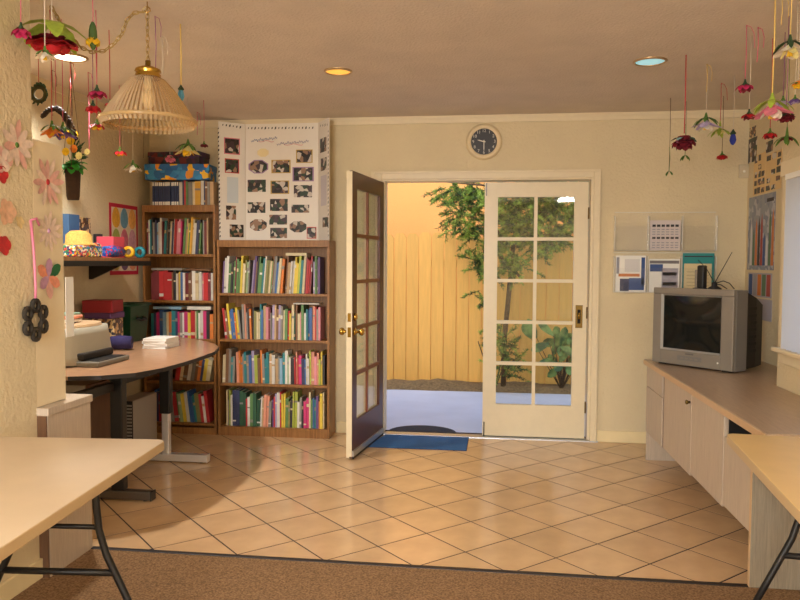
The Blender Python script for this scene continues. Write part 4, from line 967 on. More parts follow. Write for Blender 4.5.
for (lab_, q_) in (('tan photo collage sheet taped to the right wall nearest the corner', (754, 765.8, 154, 194)), ('tan photo collage sheet taped to the right wall nearest the window', (766.4, 782, 152, 190))):
    co_, ya, yb_, za, zb_ = wall_sheet('collage_sheet', lab_, 'collage', *q_, mat('collage_paper', (226, 196, 142), .7))
    for i in range(3):
        for j in range(5):
            if RC.random() < .15: continue
            y_ = ya+(yb_-ya)*(.05+.32*i+RC.uniform(-.02, .03)); z_ = za+(zb_-za)*(.03+.195*j+RC.uniform(-.01, .02))
            B(XR-.0036, XR-.003, y_, y_+(yb_-ya)*RC.uniform(.2, .28), z_, z_+(zb_-za)*RC.uniform(.12, .16)).build('pasted_photo', RC.choice((M_PHOTO, M_COLLAGE, M_PHOTO)), co_)
po, y0_, y1_, zb, zt = wall_sheet('wall_poster', 'blue-grey poster with tall striped figures on the right wall', 'poster', 748.5, 775, 195, 270, M_POSTER)
pc = [K('poster_orange', (206, 120, 60)), K('poster_green', (90, 120, 90)), K('poster_white', (214, 212, 214)), kb, K('poster_red', (170, 70, 60)), kd]
RP = random.Random(2)
for i in range(9):
    yy = y0_+(y1_-y0_)*(.06+.1*i); hh = (zt-zb)*RP.uniform(.4, .75); wy = (y1_-y0_)*.045
    MB().slab((XR-.0034, yy, zb+(zt-zb)*.06), (0, 1, 0), (0, 0, 1), (1, 0, 0), [(-wy, 0), (wy, 0), (wy*.7, hh*.8), (0, hh), (-wy*.7, hh*.8)], .0006).build('printed_figure', pc[i % 6], po)
B(XR-.0036, XR-.003, y0_+.03, y0_+.16, zt-.06, zt-.035).build('printed_caption', kd, po)
po2, a_, b_, c_, d_ = wall_sheet('striped_print', 'small colour-striped print below the blue-grey poster', 'print', 748.5, 772, 273, 297, kl)
for i, kk in enumerate((K('poster_red', (170, 70, 60)), K('poster_green', (90, 120, 90)), ko, km, kb)): B(XR-.0036, XR-.003, a_+(b_-a_)*(.05+.19*i), a_+(b_-a_)*(.2+.19*i), c_+.01, d_-.01).build('printed_stripe', kk, po2)
wall_sheet('faded_print', 'faded pinkish print low behind the television', 'print', 752, 772, 299, 320, kl)

# ---- vertical blind in the right window
vb = thing('vertical_blind', 'pale vertical slat blind covering the window on the right', 'blind', (XW+.05, 3.4, WZ0))
B(XW-.05, XW-.024, WY0+.01, WY1-.09, WZ1-.03, WZ1).build('head_rail', M_WHITE, vb)
M_BLIND = bpy.data.materials.new('blind_vinyl'); M_BLIND.use_nodes = True
_t = M_BLIND.node_tree; _b = _t.nodes['Principled BSDF']; _b.inputs['Base Color'].default_value = rgb(236, 236, 238); _b.inputs['Roughness'].default_value = .5
_tl = _t.nodes.new('ShaderNodeBsdfTranslucent'); _tl.inputs[0].default_value = rgb(240, 242, 248); _mx = _t.nodes.new('ShaderNodeMixShader'); _mx.inputs[0].default_value = .65
_t.links.new(_b.outputs[0], _mx.inputs[1]); _t.links.new(_tl.outputs[0], _mx.inputs[2]); _t.links.new(_mx.outputs[0], _t.nodes['Material Output'].inputs[0])
ns = 24
for i in range(ns):
    y = WY0+.04+(WY1-WY0-.18)*i/(ns-1)
    c_, s_ = math.cos(.42), -math.sin(.42)
    MB().obox((XW-.030, y, (WZ0+WZ1)/2-.02), (.044*s_, .044*c_, 0), (-.0006*c_, .0006*s_, 0), (0, 0, (WZ1-WZ0)/2-.012)).build('slat', M_BLIND, vb)

# ================================================================== folding tables
def folding_table(label, corner, ang, W_, L_, sgn, mt, xm, ylegs):
    """corner = far inner corner of the top; local x runs outwards to the wall, local -y towards the viewer"""
    t = thing('folding_table', label, 'table', (corner[0], corner[1], .003), ang, None)
    z0, z1 = .702, .737; r = .035; pts = []
    def cr(cx, cy, a0):
        for k in range(6): a = a0+PI/2*k/5; pts.append((cx+r*math.cos(a), cy+r*math.sin(a)))
    x0, x1 = (0, W_) if sgn > 0 else (-W_, 0)
    cr(x1-r, -r, 0); cr(x0+r, -r, PI/2); cr(x0+r, -L_+r, PI); cr(x1-r, -L_+r, 3*PI/2)
    MB().prism(pts, z0, z1, 0, 1).build('table_top', [mt, M_TEDGE], t, local=True, bevel=.004)
    B(x0+.08, x1-.08, -L_+.1, -.1, z0-.02, z0).build('apron_frame', M_TEDGE, t, local=True)
    for y in ylegs:
        hw = .135
        for s in (-1, 1):
            MB().tube([(xm+s*(hw-.005), y, z0-.025), (xm+s*hw, y, .58), (xm+s*(hw+.008), y, .50), (xm+s*(hw+.03), y, .42), (xm+s*(hw+.10), y, .27), (xm+s*(hw+.22), y, .012)], .0125, 8).build('leg', M_BLACK, t, local=True)
            MB().lathe([(.016, 0), (.016, .02), (.0125, .024)], (xm+s*(hw+.22), y, 0), 10).build('foot_cap', M_BLACKP, t, local=True)
        MB().cyl((xm-hw, y, .51), (xm+hw, y, .51), .009, n=8).build('crossbar', M_BLACK, t, local=True)
        MB().cyl((xm-hw-.06, y, .355), (xm+hw+.06, y, .355), .012, n=8).build('crossbar', M_BLACK, t, local=True)
        B(xm-hw-.02, xm+hw+.02, y-.02, y+.02, z0-.045, z0-.02).build('hinge_plate', M_BLACK, t, local=True)
    return t
folding_table('beige folding table with bowed black legs along the left wall', (-1.212, 2.61), math.radians(4.5), .735, 1.83, -1, M_TABLE, -.265, (-.30, -1.5))
folding_table('yellowish folding table with black legs at the end of the counter', (.895, 3.04), math.radians(-5.0), .61, 1.83, 1, M_TABLE2, .35, (-.24, -1.5))

# ---- mats
mt_ = thing('blue_doormat', 'blue ribbed doormat on the tiles inside the open door', 'doormat', (-.59, 5.73, 0))
MB().prism([(-.965, 5.52), (-.215, 5.52), (-.215, WB-.035), (-.885, WB-.035)], .001, .006).build('pile', M_BLUEMAT, mt_)
MB().prism([(-.97, 5.516), (-.211, 5.516), (-.211, WB-.031), (-.889, WB-.031)], .0005, .003).build('rubber_edge', mat('mat_edge', (24, 40, 70), .7), mt_)
hm = [(-.60+.28*math.cos(PI*k/24), 6.05+.25*math.sin(PI*k/24)) for k in range(25)]
tag(MB().prism(hm, -.0115, .010).build('half_round_mat', M_DARKMAT, org=(-.60, 6.2, -.0115)), 'dark half-round mat on the patio outside the threshold', 'doormat')

# ================================================================== ceiling lights
def downlight(label, px, py, r, lens, col, power, cone=110):
    c = onZ(px, py, ZC); t = thing('recessed_light', label, 'light', (c[0], c[1], ZC))
    MB().lathe([(r*1.16, 0), (r*1.16, -.006), (r*1.02, -.010), (r*.98, -.006), (r*.98, 0)], (c[0], c[1], ZC), 32, caps=False).build('trim_ring', mat('ring_metal', (190, 160, 120), .3, .6), t)
    MB().lathe([(.0001, -.004), (r*.7, -.005), (r*.98, -.003)], (c[0], c[1], ZC), 32, caps=False).build('lens', lens, t)
    l = bpy.data.lights.new('bulb', 'SPOT'); l.energy = power; l.color = col; l.spot_size = math.radians(cone); l.spot_blend = .9; l.shadow_soft_size = r*.7
    o = bpy.data.objects.new('bulb', l); COL.objects.link(o); o.parent = t; o.location = (0, 0, -.03)
downlight('bright white recessed ceiling light above the alcove opening', 70, 57, .085, emis('lens_white', (255, 244, 220), 3.0), (1, .95, .88), P_DOWN*15, 152)
downlight('amber recessed ceiling light in front of the display board', 338, 71, .075, emis('lens_amber', (250, 190, 80), .75), (1, .75, .45), P_DOWN)
downlight('pale cyan recessed ceiling light on the right of the room', 650, 61, .082, emis('lens_cyan', (160, 214, 220), .62), (.9, .95, 1), P_DOWN)
def added_panel_lamp(label, x, y, sx, sy, power, col):  # unseen lamps added behind the viewpoint to light the room
    t = thing('added_ceiling_lamp', label, 'light', (x, y, ZC))
    B(x-sx/2-.03, x+sx/2+.03, y-sy/2-.03, y+sy/2+.03, ZC-.05, ZC).build('housing', M_WHITE, t)
    B(x-sx/2, x+sx/2, y-sy/2, y+sy/2, ZC-.056, ZC-.05).build('diffuser', emis('diffuser_'+str(int(x*10)), (255, 236, 205), 1.0), t)
    area('tube', (0, 0, -.07), (0, 0, 0), sx, sy, power, col, t)
added_panel_lamp('added unseen ceiling lamp in the left half of the room behind', -1.0, -.6, .6, 1.2, P_PANEL_LEFT, (1, .97, .92))
added_panel_lamp('added unseen ceiling lamp in the window half of the room behind', 1.22, -.9, .4, 1.2, P_PANEL_RIGHT, (1, .97, .92))

# ---- pendant lamp on its swag chain
PX, PY = -1.566, 3.22
pd = thing('pendant_lamp', 'pendant lamp with ribbed glass shade and brass cap on a swag chain', 'lamp', (PX, PY, ZC))
def glass_shade():
    prof = [(.045, 2.232), (.075, 2.215), (.112, 2.175), (.15, 2.122), (.18, 2.075), (.198, 2.042), (.210, 2.036), (.210, 2.028), (.202, 2.016), (.199, 2.006)]
    m = MB(); n = 120; V = []
    for (r, z) in prof:
        for k in range(n): a = 2*PI*k/n; rr_ = r*(1+(.012 if k % 2 else -.012)); V.append((PX+rr_*math.cos(a), PY+rr_*math.sin(a), z))
    m.add(V, [(j*n+k, j*n+(k+1) % n, (j+1)*n+(k+1) % n, (j+1)*n+k) for j in range(len(prof)-1) for k in range(n)], 0, False)
    m.m = [(i % n) % 2 for i in range(len(m.f))]
    return m
glass_shade().build('glass_shade', [glassy('ribbed_glass', (236, 220, 190), 1.5, .12, .10, (236, 210, 168)), glassy('ribbed_glass_frosted', (222, 200, 166), 1.5, .25, .38, (240, 216, 176))], pd)
MB().lathe([(.211, 2.040), (.215, 2.036), (.215, 2.028), (.211, 2.024)], (PX, PY, 0), 72, caps=False).build('shade_rim', glassy('rim_glass', (240, 226, 200), 1.7, .1, .35, (236, 206, 150)), pd)
MB().lathe([(.056, 2.222), (.056, 2.238), (.050, 2.246), (.058, 2.252), (.054, 2.262), (.03, 2.272), (.012, 2.278), (.012, 2.30), (.0001, 2.302)], (PX, PY, 0), 28, caps=False).build('brass_cap', M_BRASS, pd)
MB().blob((PX, PY, 2.13), .03, .03, .045).build('bulb', mat('bulb_glass', (240, 236, 226), .2), pd)
MB().cyl((PX, PY, 2.16), (PX, PY, 2.23), .018).build('socket', M_WHITE, pd)
def chain(pts, step, name):
    pts = [np.array(p, float) for p in pts]; L = [0]
    for i in range(1, len(pts)): L.append(L[-1]+np.linalg.norm(pts[i]-pts[i-1]))
    s = 0; k = 0; m = MB()
    while s < L[-1]:
        i = max(j for j in range(len(L)) if L[j] <= s+1e-9); i = min(i, len(pts)-2); t = (s-L[i])/(L[i+1]-L[i]+1e-9); p = pts[i]*(1-t)+pts[i+1]*t
        d = (pts[i+1]-pts[i]); d = d/np.linalg.norm(d); a = np.array([0, 1., 0]) if abs(d[1]) < .9 else np.array([1., 0, 0]); a = a-d*(a @ d); a /= np.linalg.norm(a); b = np.cross(d, a); w_ = a if k % 2 else b
        m.tube([p+d*step*.72*math.cos(q)+w_*step*.34*math.sin(q) for q in [2*PI*j/10 for j in range(10)]], .0022, 5, closed=True); s += step; k += 1
    return m.build(name, M_BRASSD if False else mat('chain_brass', (186, 160, 104), .3, .9), pd)
chain([(PX, PY, 2.302), (PX, PY, ZC-.03)], .024, 'chain')
hk = [(PX, PY, ZC-.03)]
e1 = onY(100, 53, PY); e2 = onY(46, -6, PY); e3 = onY(125, 28, PY); e4 = onY(66, 28, PY)
sw = [(PX-.012, PY, ZC-.035)]
for (px, py) in ((143, 12), (134, 13), (127, 20), (122, 34), (114, 44), (104, 51), (92, 52), (80, 47), (70, 36), (60, 22), (52, 8), (47, -10)): sw.append(tuple(onY(px, py, PY)))
chain(sw, .024, 'swag_chain')
MB().tube([(PX, PY, ZC), (PX, PY, ZC-.02), (PX+.012, PY, ZC-.03), (PX+.014, PY, ZC-.042), (PX, PY, ZC-.048), (PX-.014, PY, ZC-.04)], .003, 6).build('ceiling_hook', M_BRASS, pd)
MB().tube([tuple(np.array(p)+np.array([.004, .004, .0])) for p in sw], .0022, 5).build('cord', mat('cord_gold', (176, 150, 90), .4), pd)
_h2 = onY(47, -10, PY)
if _h2[2] < ZC: MB().tube([tuple(_h2), (_h2[0], _h2[1], ZC)], .003, 6).build('ceiling_hook', M_BRASS, pd)

# ================================================================== hanging cloth flowers
RF = random.Random(21)
def hang(name, label, px, py, size, style, cols, rib='red', ytop=None, Y=None, leaves=LEAF_G, loop=False, extra=None, cat='flower', big=False, ribw=.002, flat=1.):
    """px,py bloom centre; ytop: pixel row where its ribbon meets the ceiling, else Y is its depth; size in pixels"""
    if ytop is not None: Y = onZ(px, ytop, ZC)[1]
    P = onY(px, py, Y); s = size*np.linalg.norm(P-CC)/FPX/2
    t = thing(name, label, cat, (P[0], P[1], P[2]), 0, 'cloth flowers hung from the ceiling on ribbons' if cat == 'flower' else None)
    z_top = P[2]+s*.55
    w_ = MB().tube([(P[0], P[1], z_top), (P[0]+.002, P[1], (z_top+ZC)/2), (P[0], P[1], ZC)], ribw, 5)
    if loop: w_.tube([(P[0], P[1], ZC-.002), (P[0]+.02, P[1], ZC-.01), (P[0]+.035, P[1], ZC-.04), (P[0]+.04, P[1], ZC-.11)], ribw*.8, 5)
    w_.build('ribbon', RIB[rib], t)
    P = np.array(P); pm_ = PET[cols[0]]; p2 = PET[cols[-1]]
    def fan(n, L, W, el, bend, cup, z=0., ph=0., mtl=None, nm='petal', joined=not big):
        m = MB()
        for k in range(n):
            a = 2*PI*k/n+ph+RF.uniform(-.1, .1); e = el+RF.uniform(-.1, .1)
            d = (math.cos(a)*math.cos(e), math.sin(a)*math.cos(e), math.sin(e)); nn = (-math.cos(a)*math.sin(e), -math.sin(a)*math.sin(e), math.cos(e))
            m.petal(P+np.array([0, 0, z]), d, nn, L*RF.uniform(.9, 1.08), W, bend, cup)
            if flat != 1 and nm != 'leaf': m.v = [(a_, b_, P[2]+(c_-P[2])*(flat if not joined or k == n-1 else 1)) for a_, b_, c_ in m.v]
            if not joined: m.build(nm, mtl or pm_, t); m = MB()
        if joined: m.build(nm+'s', mtl or pm_, t)
    if style == 'bell':        # nodding open bloom, green cap on top
        fan(7, s, s*.75, -.15, -.45, .1); fan(6, s*.8, s*.6, -.5, -.3, .1, -.05*s, .4, p2)
        fan(5, s*.62, s*.34, -.1, -.5, 0, s*.16, .2, leaves, 'leaf', True)
        MB().lathe([(.004, s*.55), (s*.10, s*.35), (s*.22, s*.1), (.001, s*.0)], tuple(P), 10, caps=False).build('calyx', leaves, t)
    elif style == 'rose':
        for j, (el, L) in enumerate(((-.15, 1.), (.15, .9), (-.45, .8), (.5, .65), (-.9, .6))): fan(7, s*L, s*.8, el, -.35 if j < 3 else .3, .18, -.05*s*j, j*.5, pm_ if j % 2 == 0 else p2)
        fan(5, s*(1.3 if big else 1.05), s*(.6 if big else .45), .45 if big else .2, -.95 if big else -.5, 0, s*(.55 if big else .25), .3, leaves, 'leaf', not big)
        MB().blob(tuple(P+np.array([0, 0, -.1*s])), s*.35, s*.35, s*.35).build('bud', pm_, t)
    elif style == 'tulip':
        m = MB(); 
        for k in range(6): a = k*PI/3; m.petal(P+np.array([0, 0, s*.9]), (math.cos(a)*.35, math.sin(a)*.35, -1), (math.cos(a), math.sin(a), .35), s*2., s*.95, -.35 if k % 2 else -.25, -.1)
        m.build('petals', pm_, t); MB().lathe([(.003, s*1.3), (s*.2, s*1.05), (s*.45, s*.7), (s*.3, s*.5)], tuple(P), 10, caps=False).build('calyx', leaves, t)
    elif style == 'lily':
        fan(6, s*1.35, s*.7, -.95, .4, .1); fan(3, s*1.1, s*.6, -1.2, .2, .1, 0, .5, p2)
        fan(6, s*1.25, s*.36, .05, -.6, 0, s*.2, .2, leaves, 'leaf', not big)
        m = MB()
        for k in range(5): a = k*1.257; m.tube([P, P+np.array([math.cos(a)*s*.15, math.sin(a)*s*.15, -s*.8])], [.0015, .003], 5)
        m.build('stamens', PET['yellow'], t)
        MB().lathe([(.004, s*.6), (s*.12, s*.35), (s*.2, s*.1)], tuple(P), 10, caps=False).build('calyx', leaves, t)
    elif style == 'leafy':
        fan(6, s, s*.3, .0, -.6, 0, 0, .1, leaves, 'leaf', True); fan(5, s*.5, s*.4, -.7, 0, .1, -.05*s)
        MB().lathe([(.003, s*.6), (s*.08, s*.3), (s*.12, 0)], tuple(P), 8, caps=False).build('calyx', leaves, t)
    elif style == 'bud':
        MB().blob(tuple(P+np.array([0, 0, s*.1])), s*.36, s*.36, s*1.25).build('bud', leaves, t); fan(6, s*1.0, s*.8, -.5, -.5, .1, 0, .3)
    elif style == 'sprig':
        fan(4, s, s*.35, -.2, -.6, 0, 0, .4, leaves, 'leaf', True)
        MB().tube([P, P+np.array([.004, 0, s*2.2]), P+np.array([0, 0, s*4])], .0022, 5).build('stem', leaves, t)
    return t
# left cluster
hang('hanging_flower', 'small magenta cloth flower hung in front of the left wall', 21, 29, 20, 'bell', ('magenta',), 'pink', Y=2.75, leaves=LEAF_D)
hang('hanging_rose', 'large red cloth rose with lime leaves hung near the upright panel', 52, 41, 50, 'rose', ('red', 'crimson'), 'white', Y=2.95, big=True, flat=.48, leaves=mat('lime_leaf', (156, 178, 60), .7, noise=.2, nscale=40))
hang('hanging_lily', 'white cloth lily hung just below the large red rose', 45, 52, 17, 'lily', ('white', 'white'), 'white', Y=2.74)
hang('hanging_tulip', 'yellow cloth flower with long green bud hung by the swag chain', 93, 37, 20, 'bud', ('yellow',), 'pink', Y=3.12, leaves=mat('bud_green', (70, 96, 44), .7))
hang('hanging_flower', 'magenta cloth flower hung beside the pendant lamp shade', 97, 91, 20, 'bell', ('magenta', 'crimson'), 'pink', Y=3.3, leaves=LEAF_D)
hang('hanging_flower', 'red cloth bell flower hung lowest but one beside the pendant shade', 93, 106, 18, 'bell', ('red',), 'purple', Y=3.45, leaves=LEAF_D)
hang('hanging_flower', 'red cloth flower with yellow heart and trailing ribbons by the pendant shade', 97, 124, 17, 'bell', ('red', 'yellow'), 'red', Y=3.75)
hang('hanging_flower', 'small red and green cloth flower right against the pendant shade', 110, 103, 12, 'bell', ('red',), 'red', ytop=30)
hang('hanging_tulip', 'sky blue cloth tulip on a yellow ribbon behind the pendant shade', 181, 94, 13, 'tulip', ('sky',), 'yellow', ytop=24, leaves=LEAF_D, ribw=.004)
hang('hanging_flower', 'red and yellow cloth flower hung in front of the bare alcove wall', 120, 151, 14, 'bell', ('red', 'yellow'), 'pink', Y=4.7)
hang('hanging_lily', 'white and green cloth lily hung left of the puzzle boxes', 133, 165, 16, 'lily', ('white',), 'white', Y=5.0)
hang('hanging_lily', 'yellow cloth lily with green leaves hung before the dark patterned box', 188, 146, 22, 'lily', ('paleyellow', 'yellow'), 'white', Y=5.1)
hang('hanging_flower', 'small crimson cloth flower hung beside the display board', 204, 144, 10, 'bell', ('crimson',), 'pink', Y=5.2)
hang('hanging_lily', 'salmon pink cloth flower hung in front of the puzzle boxes', 170, 158, 12, 'rose', ('pink',), 'white', Y=5.25)
hang('hanging_flower', 'orange cloth flower hung by the dark braid at the alcove', 52, 127, 19, 'lily', ('orange',), 'red', Y=3.27)
hang('hanging_flower', 'purple cloth flower hung by the dark braid at the alcove', 63, 129, 21, 'lily', ('purple',), 'pink', Y=3.40)
hang('hanging_flower', 'yellow cloth flower hung at the end of the dark braid', 72, 132, 13, 'rose', ('yellow',), 'brown', Y=4.4)
# right cluster
hang('hanging_sprig', 'thin green cloth sprig hung alone before the back wall', 669, 171, 11, 'sprig', ('white',), 'brown', ytop=98)
hang('hanging_rose', 'dark crimson cloth rose on a red ribbon before the back wall', 684, 141, 25, 'rose', ('crimson', 'crimson'), 'red', ytop=55, leaves=LEAF_D, ribw=.003)
hang('hanging_sprig', 'small green leaf sprig hung just under the dark crimson rose', 685, 155, 14, 'sprig', ('white',), 'brown', Y=5.6)
hang('hanging_lily', 'white and lilac cloth lily with green leaves hung right of the crimson rose', 706, 120, 22, 'lily', ('lilac', 'white'), 'white', ytop=66)
hang('hanging_flower', 'lime green leafy cloth flower hung between white lily and blue flower', 720, 129, 24, 'leafy', ('paleyellow',), 'red', ytop=83, loop=True, leaves=mat('lime_leaf', (156, 178, 60), .7, noise=.2, nscale=40))
hang('hanging_flower', 'blue cloth tulip with dark leaf hung before the back wall', 733, 138, 12, 'tulip', ('blue',), 'white', ytop=75, leaves=LEAF_D)
hang('hanging_flower', 'bright red cloth flower with green leaf hung lowest before the back wall', 722, 155, 13, 'bell', ('red',), 'brown', Y=5.45)
hang('hanging_flower', 'magenta cloth flower on a straight pink ribbon high under the ceiling', 745, 85, 18, 'bell', ('magenta', 'crimson'), 'pink', ytop=25, leaves=LEAF_D, loop=True)
hang('hanging_flower', 'red cloth flower hung between magenta flower and pink lily', 749, 114, 16, 'bell', ('red', 'crimson'), 'white', ytop=36, leaves=LEAF_D)
hang('hanging_lily', 'large pink-white cloth lily with lime leaves on a yellow ribbon', 772, 104, 32, 'lily', ('pink', 'white'), 'yellow', Y=3.3, big=True, ribw=.0035, leaves=mat('lime_leaf', (156, 178, 60), .7, noise=.2, nscale=40))
hang('hanging_lily', 'white and yellow cloth bell lily with green cap by the window side', 790, 44, 26, 'lily', ('white', 'paleyellow'), 'yellow', Y=3.0, big=True, leaves=LEAF_D)
hang('hanging_rose', 'dark crimson cloth flower hung near the photo collage', 786, 116, 17, 'rose', ('crimson',), 'purple', Y=3.75, leaves=LEAF_D)
hang('hanging_flower', 'red cloth flower with two green leaves below the pink lily', 770, 133, 15, 'bell', ('red', 'crimson'), 'red', Y=4.1)
hang('hanging_sprig', 'green leafy cloth sprig hung near the window head', 787, 136, 26, 'leafy', ('crimson',), 'green', Y=4.2)
hang('hanging_flower', 'orange-yellow cloth flower hung at the window side', 798, 84, 12, 'rose', ('yellow', 'orange'), 'white', Y=3.3)
hang('hanging_flower', 'purple and lilac cloth flower hung near the window head', 795, 99, 13, 'bell', ('purple', 'lilac'), 'white', Y=3.6)
hang('hanging_flower', 'lilac cloth flower hung beside the large pink lily', 783, 101, 16, 'bell', ('lilac',), 'purple', Y=4.0)
# bare ribbons
for (px, yb, yt, c_) in ((70, 116, 62, 'red'), (155, 70, 16, 'purple'), (162, 75, 36, 'white'), (122, 160, 110, 'white'), (143, 158, 112, 'brown'), (197, 135, 112, 'pink'), (707, 92, 64, 'yellow'), (758, 62, 27, 'pink'), (782, 25, -6, 'yellow'), (88, 150, 72, 'pink'), (52, 116, 70, 'brown')):
    c = onZ(px, yt, ZC); e = onY(px, yb, c[1])
    o = MB().tube([(c[0], c[1], ZC), (c[0]+.004, c[1], (ZC+e[2])/2), (c[0], c[1], e[2])], .0022, 5).tube([(c[0], c[1], ZC-.002), (c[0]+.02, c[1], ZC-.012), (c[0]+.03, c[1], ZC-.05), (c[0]+.028, c[1], ZC-.1)], .0018, 5).build('hanging_ribbon', RIB[c_], org=(c[0], c[1], e[2]))
    tag(o, 'bare %s ribbon hanging from the ceiling with no flower' % c_, 'ribbon', 'bare ribbons hung from the ceiling')
# dark braided garland and basket planter behind the upright panel
Yg = 3.72
gp = [onY(px, py, Yg) for px, py in ((43, 116), (48, 110), (56, 108), (63, 113), (68, 121), (72, 129), (75, 140))]
gl = thing('braided_garland', 'dark braided garland arching above the upright cream panel', 'garland', tuple(gp[0]))
for ph in (0, 2.1, 4.2):
    pts = []
    for i in range(37):
        t = i/36*(len(gp)-1); j = min(int(t), len(gp)-2); q = np.array(gp[j])*(1-t+j)+np.array(gp[j+1])*(t-j); a = i*.9+ph
        pts.append(q+np.array([.008*math.cos(a), .008*math.sin(a), .008*math.sin(a)]))
    MB().tube(pts, .010, 6).build('strand', mat('dark_braid', (52, 36, 28), .8, noise=.2), gl)
MB().tube([gp[2], (gp[2][0], gp[2][1], ZC)], .0022, 5).build('ribbon', RIB['pink'], gl)
wr = onY(39, 94, 3.7); wt_ = thing('small_wreath', 'small green and brown wreath hung high at the alcove', 'wreath', tuple(wr))
MB().tube([(wr[0]+.038*math.cos(a), wr[1], wr[2]+.038*math.sin(a)) for a in [2*PI*k/14 for k in range(14)]], .012, 6, closed=True).build('ring', mat('wreath_green', (74, 70, 40), .9, noise=.3), wt_)
m = MB()
for k in range(14): a = 2*PI*k/14; m.petal((wr[0]+.038*math.cos(a), wr[1], wr[2]+.038*math.sin(a)), (math.cos(a+.8), -.5, math.sin(a+.8)), (0, -1, 0), RF.uniform(.018, .05), .018, .2)
m.build('leaves', LEAF_D, wt_); MB().tube([(wr[0], wr[1], wr[2]+.045), (wr[0], wr[1], ZC)], .002, 5).build('ribbon', RIB['red'], wt_)
Yk = 3.59; kc = onY(73, 186, Yk); kz = onY(73, 200, Yk)[2]; kt_ = onY(73, 168, Yk)[2]
kb_ = thing('hanging_planter', 'dark brown hanging planter with yellow flowers and green leaves behind the panel', 'planter', (kc[0], kc[1], kz))
M_PLT = mat('planter_brown', (62, 42, 30), .8, noise=.2, nscale=40)
MB().lathe([(.001, 0), (.028, 0), (.032, .02), (.040, kt_-kz), (.035, kt_-kz), (.03, .03)], (kc[0], kc[1], kz), 18, caps=False).build('pot', M_PLT, kb_)
for k in range(4): a = k*PI/2+.4; MB().tube([(kc[0]+.046*math.cos(a), kc[1]+.046*math.sin(a), kt_), (kc[0], kc[1], kt_+.5), (kc[0], kc[1], ZC)], .0018, 4).build('hanger_cord', RIB['brown'], kb_)
gm = MB(); GG = mat('bright_leaf', (50, 150, 44), .6, noise=.2)
for k in range(30):
    a = RF.uniform(0, 2*PI); e = RF.uniform(-.6, .7); gm.petal((kc[0], kc[1], kt_+.02), (math.cos(a)*math.cos(e), math.sin(a)*math.cos(e), math.sin(e)), (0, 0, 1), RF.uniform(.05, .085), .045, -.4, .1)
gm.build('leaves', GG, kb_)
for (px, py, r_, cc) in ((67, 152, .026, 'yellow'), (75, 149, .026, 'orange'), (72, 141, .028, 'yellow'), (80, 156, .024, 'paleyellow'), (88, 152, .02, 'paleyellow')):
    c = onY(px, py, Yk-.02); m = MB()
    for k in range(8): a = k*PI/4; m.petal(c, (math.cos(a), -.35, math.sin(a)), (0, -1, 0), r_, r_*.7, .2, .1)
    f_ = m.build('bloom', PET[cc], kb_)
    MB().tube([c, (kc[0], kc[1], kt_+.01)], .002, 5).build('stem', LEAF_G, f_)
m = MB()
for k in range(12): a = RF.uniform(-.3, 1.6); m.petal((kc[0]+.01, kc[1]-.01, kt_+.05), (math.cos(a), -.3, math.sin(a)), (0, -1, .3), RF.uniform(.06, .11), .014, -.3)
m.build('blade_leaves', LEAF_D, kb_)

# ---- flat cutout flowers on the near left wall and on the panel
def wallflower(label, px, py, r_, n, cols, X, wide=.35, rot=0., centre=None, cat='flower', leaf=None):
    c = onX(px, py, X); t = thing('cutout_flower', label, cat, (X, c[1], c[2]), 0, 'cutout flowers stuck on wall and panel')
    for k in range(n):
        a = 2*PI*k/n+rot; d = (0, math.cos(a), math.sin(a)); m = MB().petal((X+.003+.001*(k % 2), c[1], c[2]), d, (1, 0, 0), r_*(1 if k % 2 == 0 else .85), r_*wide*2, .06, .03)
        if leaf is not None and k == leaf[0]: mm = leaf[1]
        else: mm = cols[k % len(cols)]
        m.build('petal', mm, t)
    if centre: MB().lathe([(r_*.12, 0), (r_*.1, .004), (.0001, .006)], (X+.003, c[1], c[2]), 10, axis='x').build('centre', centre, t)
def fm(n, c): return mat('foil_'+n, c, .5, noise=.15, nscale=50)
fp = fm('pale', (228, 204, 186)); fpk = fm('rose', (224, 172, 158)); frd = fm('red', (188, 40, 46)); fpe = fm('peach', (224, 178, 144)); fpu = fm('mauve', (196, 152, 186)); fgr = fm('green', (30, 104, 60)); fsa = fm('salmon', (232, 150, 120)); fyl = fm('straw', (222, 196, 140))
XNW = XN+.0005; XPN = -1.9905+.0005
wallflower('large pale pink cutout flower high on the near left wall', 16, 145, .11, 10, [fp, fp, fpk], XNW, .17, .2, LEAF_G)
wallflower('pale pink cutout flower cut off by the picture edge on the near left wall', 2, 160, .06, 6, [fpk, fp], XNW, .4)
wallflower('peach cutout flower halfway up the near left wall', 6, 212, .06, 6, [fpe], XNW, .4)
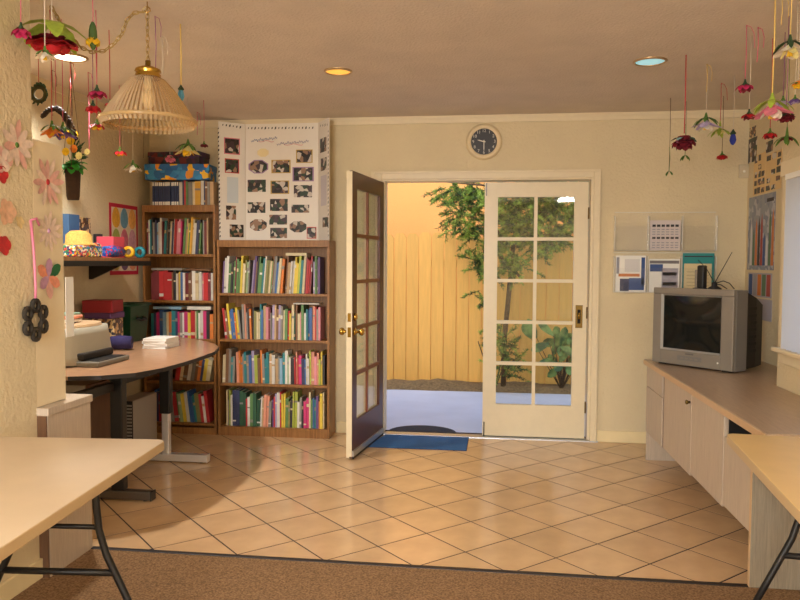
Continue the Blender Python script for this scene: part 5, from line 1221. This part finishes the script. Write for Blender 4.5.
wallflower('red cutout flower below the peach one on the near left wall', 3, 245, .045, 5, [frd], XNW, .5)
wallflower('bright red cutout flower between pink and peach ones on the near left wall', 1, 174, .04, 5, [frd], XNW, .5)
wallflower('small straw coloured cutout flower on the near left wall', 19, 222, .03, 5, [fyl], XNW, .4)
wallflower('rose coloured cutout poinsettia at the top of the cream panel', 47, 182, .118, 12, [fpk, fpk, fp], XPN, .13, .1, frd)
wallflower('very pale pink cutout flower in the middle of the cream panel', 48, 231, .095, 11, [fp], XPN, .14, .3, fpu)
wallflower('mauve and salmon cutout flower with one green leaf on the cream panel', 48, 277, .10, 6, [fpu, fpu, fsa, fpu, fpk, fsa], XPN, .26, .55, leaf=(0, fgr))
# pink ribbon with black ring flower
rg = onX(31, 320, XN); rt = onX(30, 225, XN)
rf = thing('ring_flower', 'black open ring flower hanging on a pink ribbon from the left wall', 'ornament', (XN, rg[1], rg[2]))
RX = XN+.022
for k in range(6):
    a = k*PI/3+PI/2; c = (rg[1]+.062*math.cos(a), rg[2]+.062*math.sin(a))
    MB().tube([(RX, c[0]+.023*math.cos(q), c[1]+.023*math.sin(q)) for q in [2*PI*j/12 for j in range(12)]], .011, 6, closed=True).build('petal_loop', mat('black_wicker', (48, 42, 34), .8, noise=.3, nscale=80), rf)
MB().tube([(RX, rg[1]+.04*math.cos(q), rg[2]+.04*math.sin(q)) for q in [2*PI*j/20 for j in range(20)]], .007, 6, closed=True).build('inner_ring', mat('black_wicker', (48, 42, 34), .8), rf)
MB().tube([(XN+.004, rt[1], rt[2]+.02), (XN+.012, rt[1]+.004, rt[2]-.1), (RX, rg[1], rg[2]+.22), (RX, rg[1]+.004, rg[2]+.14), (RX, rg[1], rg[2]+.075)], .006, 6).build('ribbon', mat('foil_ribbon', (224, 130, 160), .35), rf)
MB().tube([(XN+.004, rt[1], rt[2]+.02), (XN+.01, rt[1]+.03, rt[2]+.03), (XN+.01, rt[1]+.05, rt[2]-.0)], .005, 6).build('ribbon_tail', mat('foil_ribbon', (224, 130, 160), .35), rf)
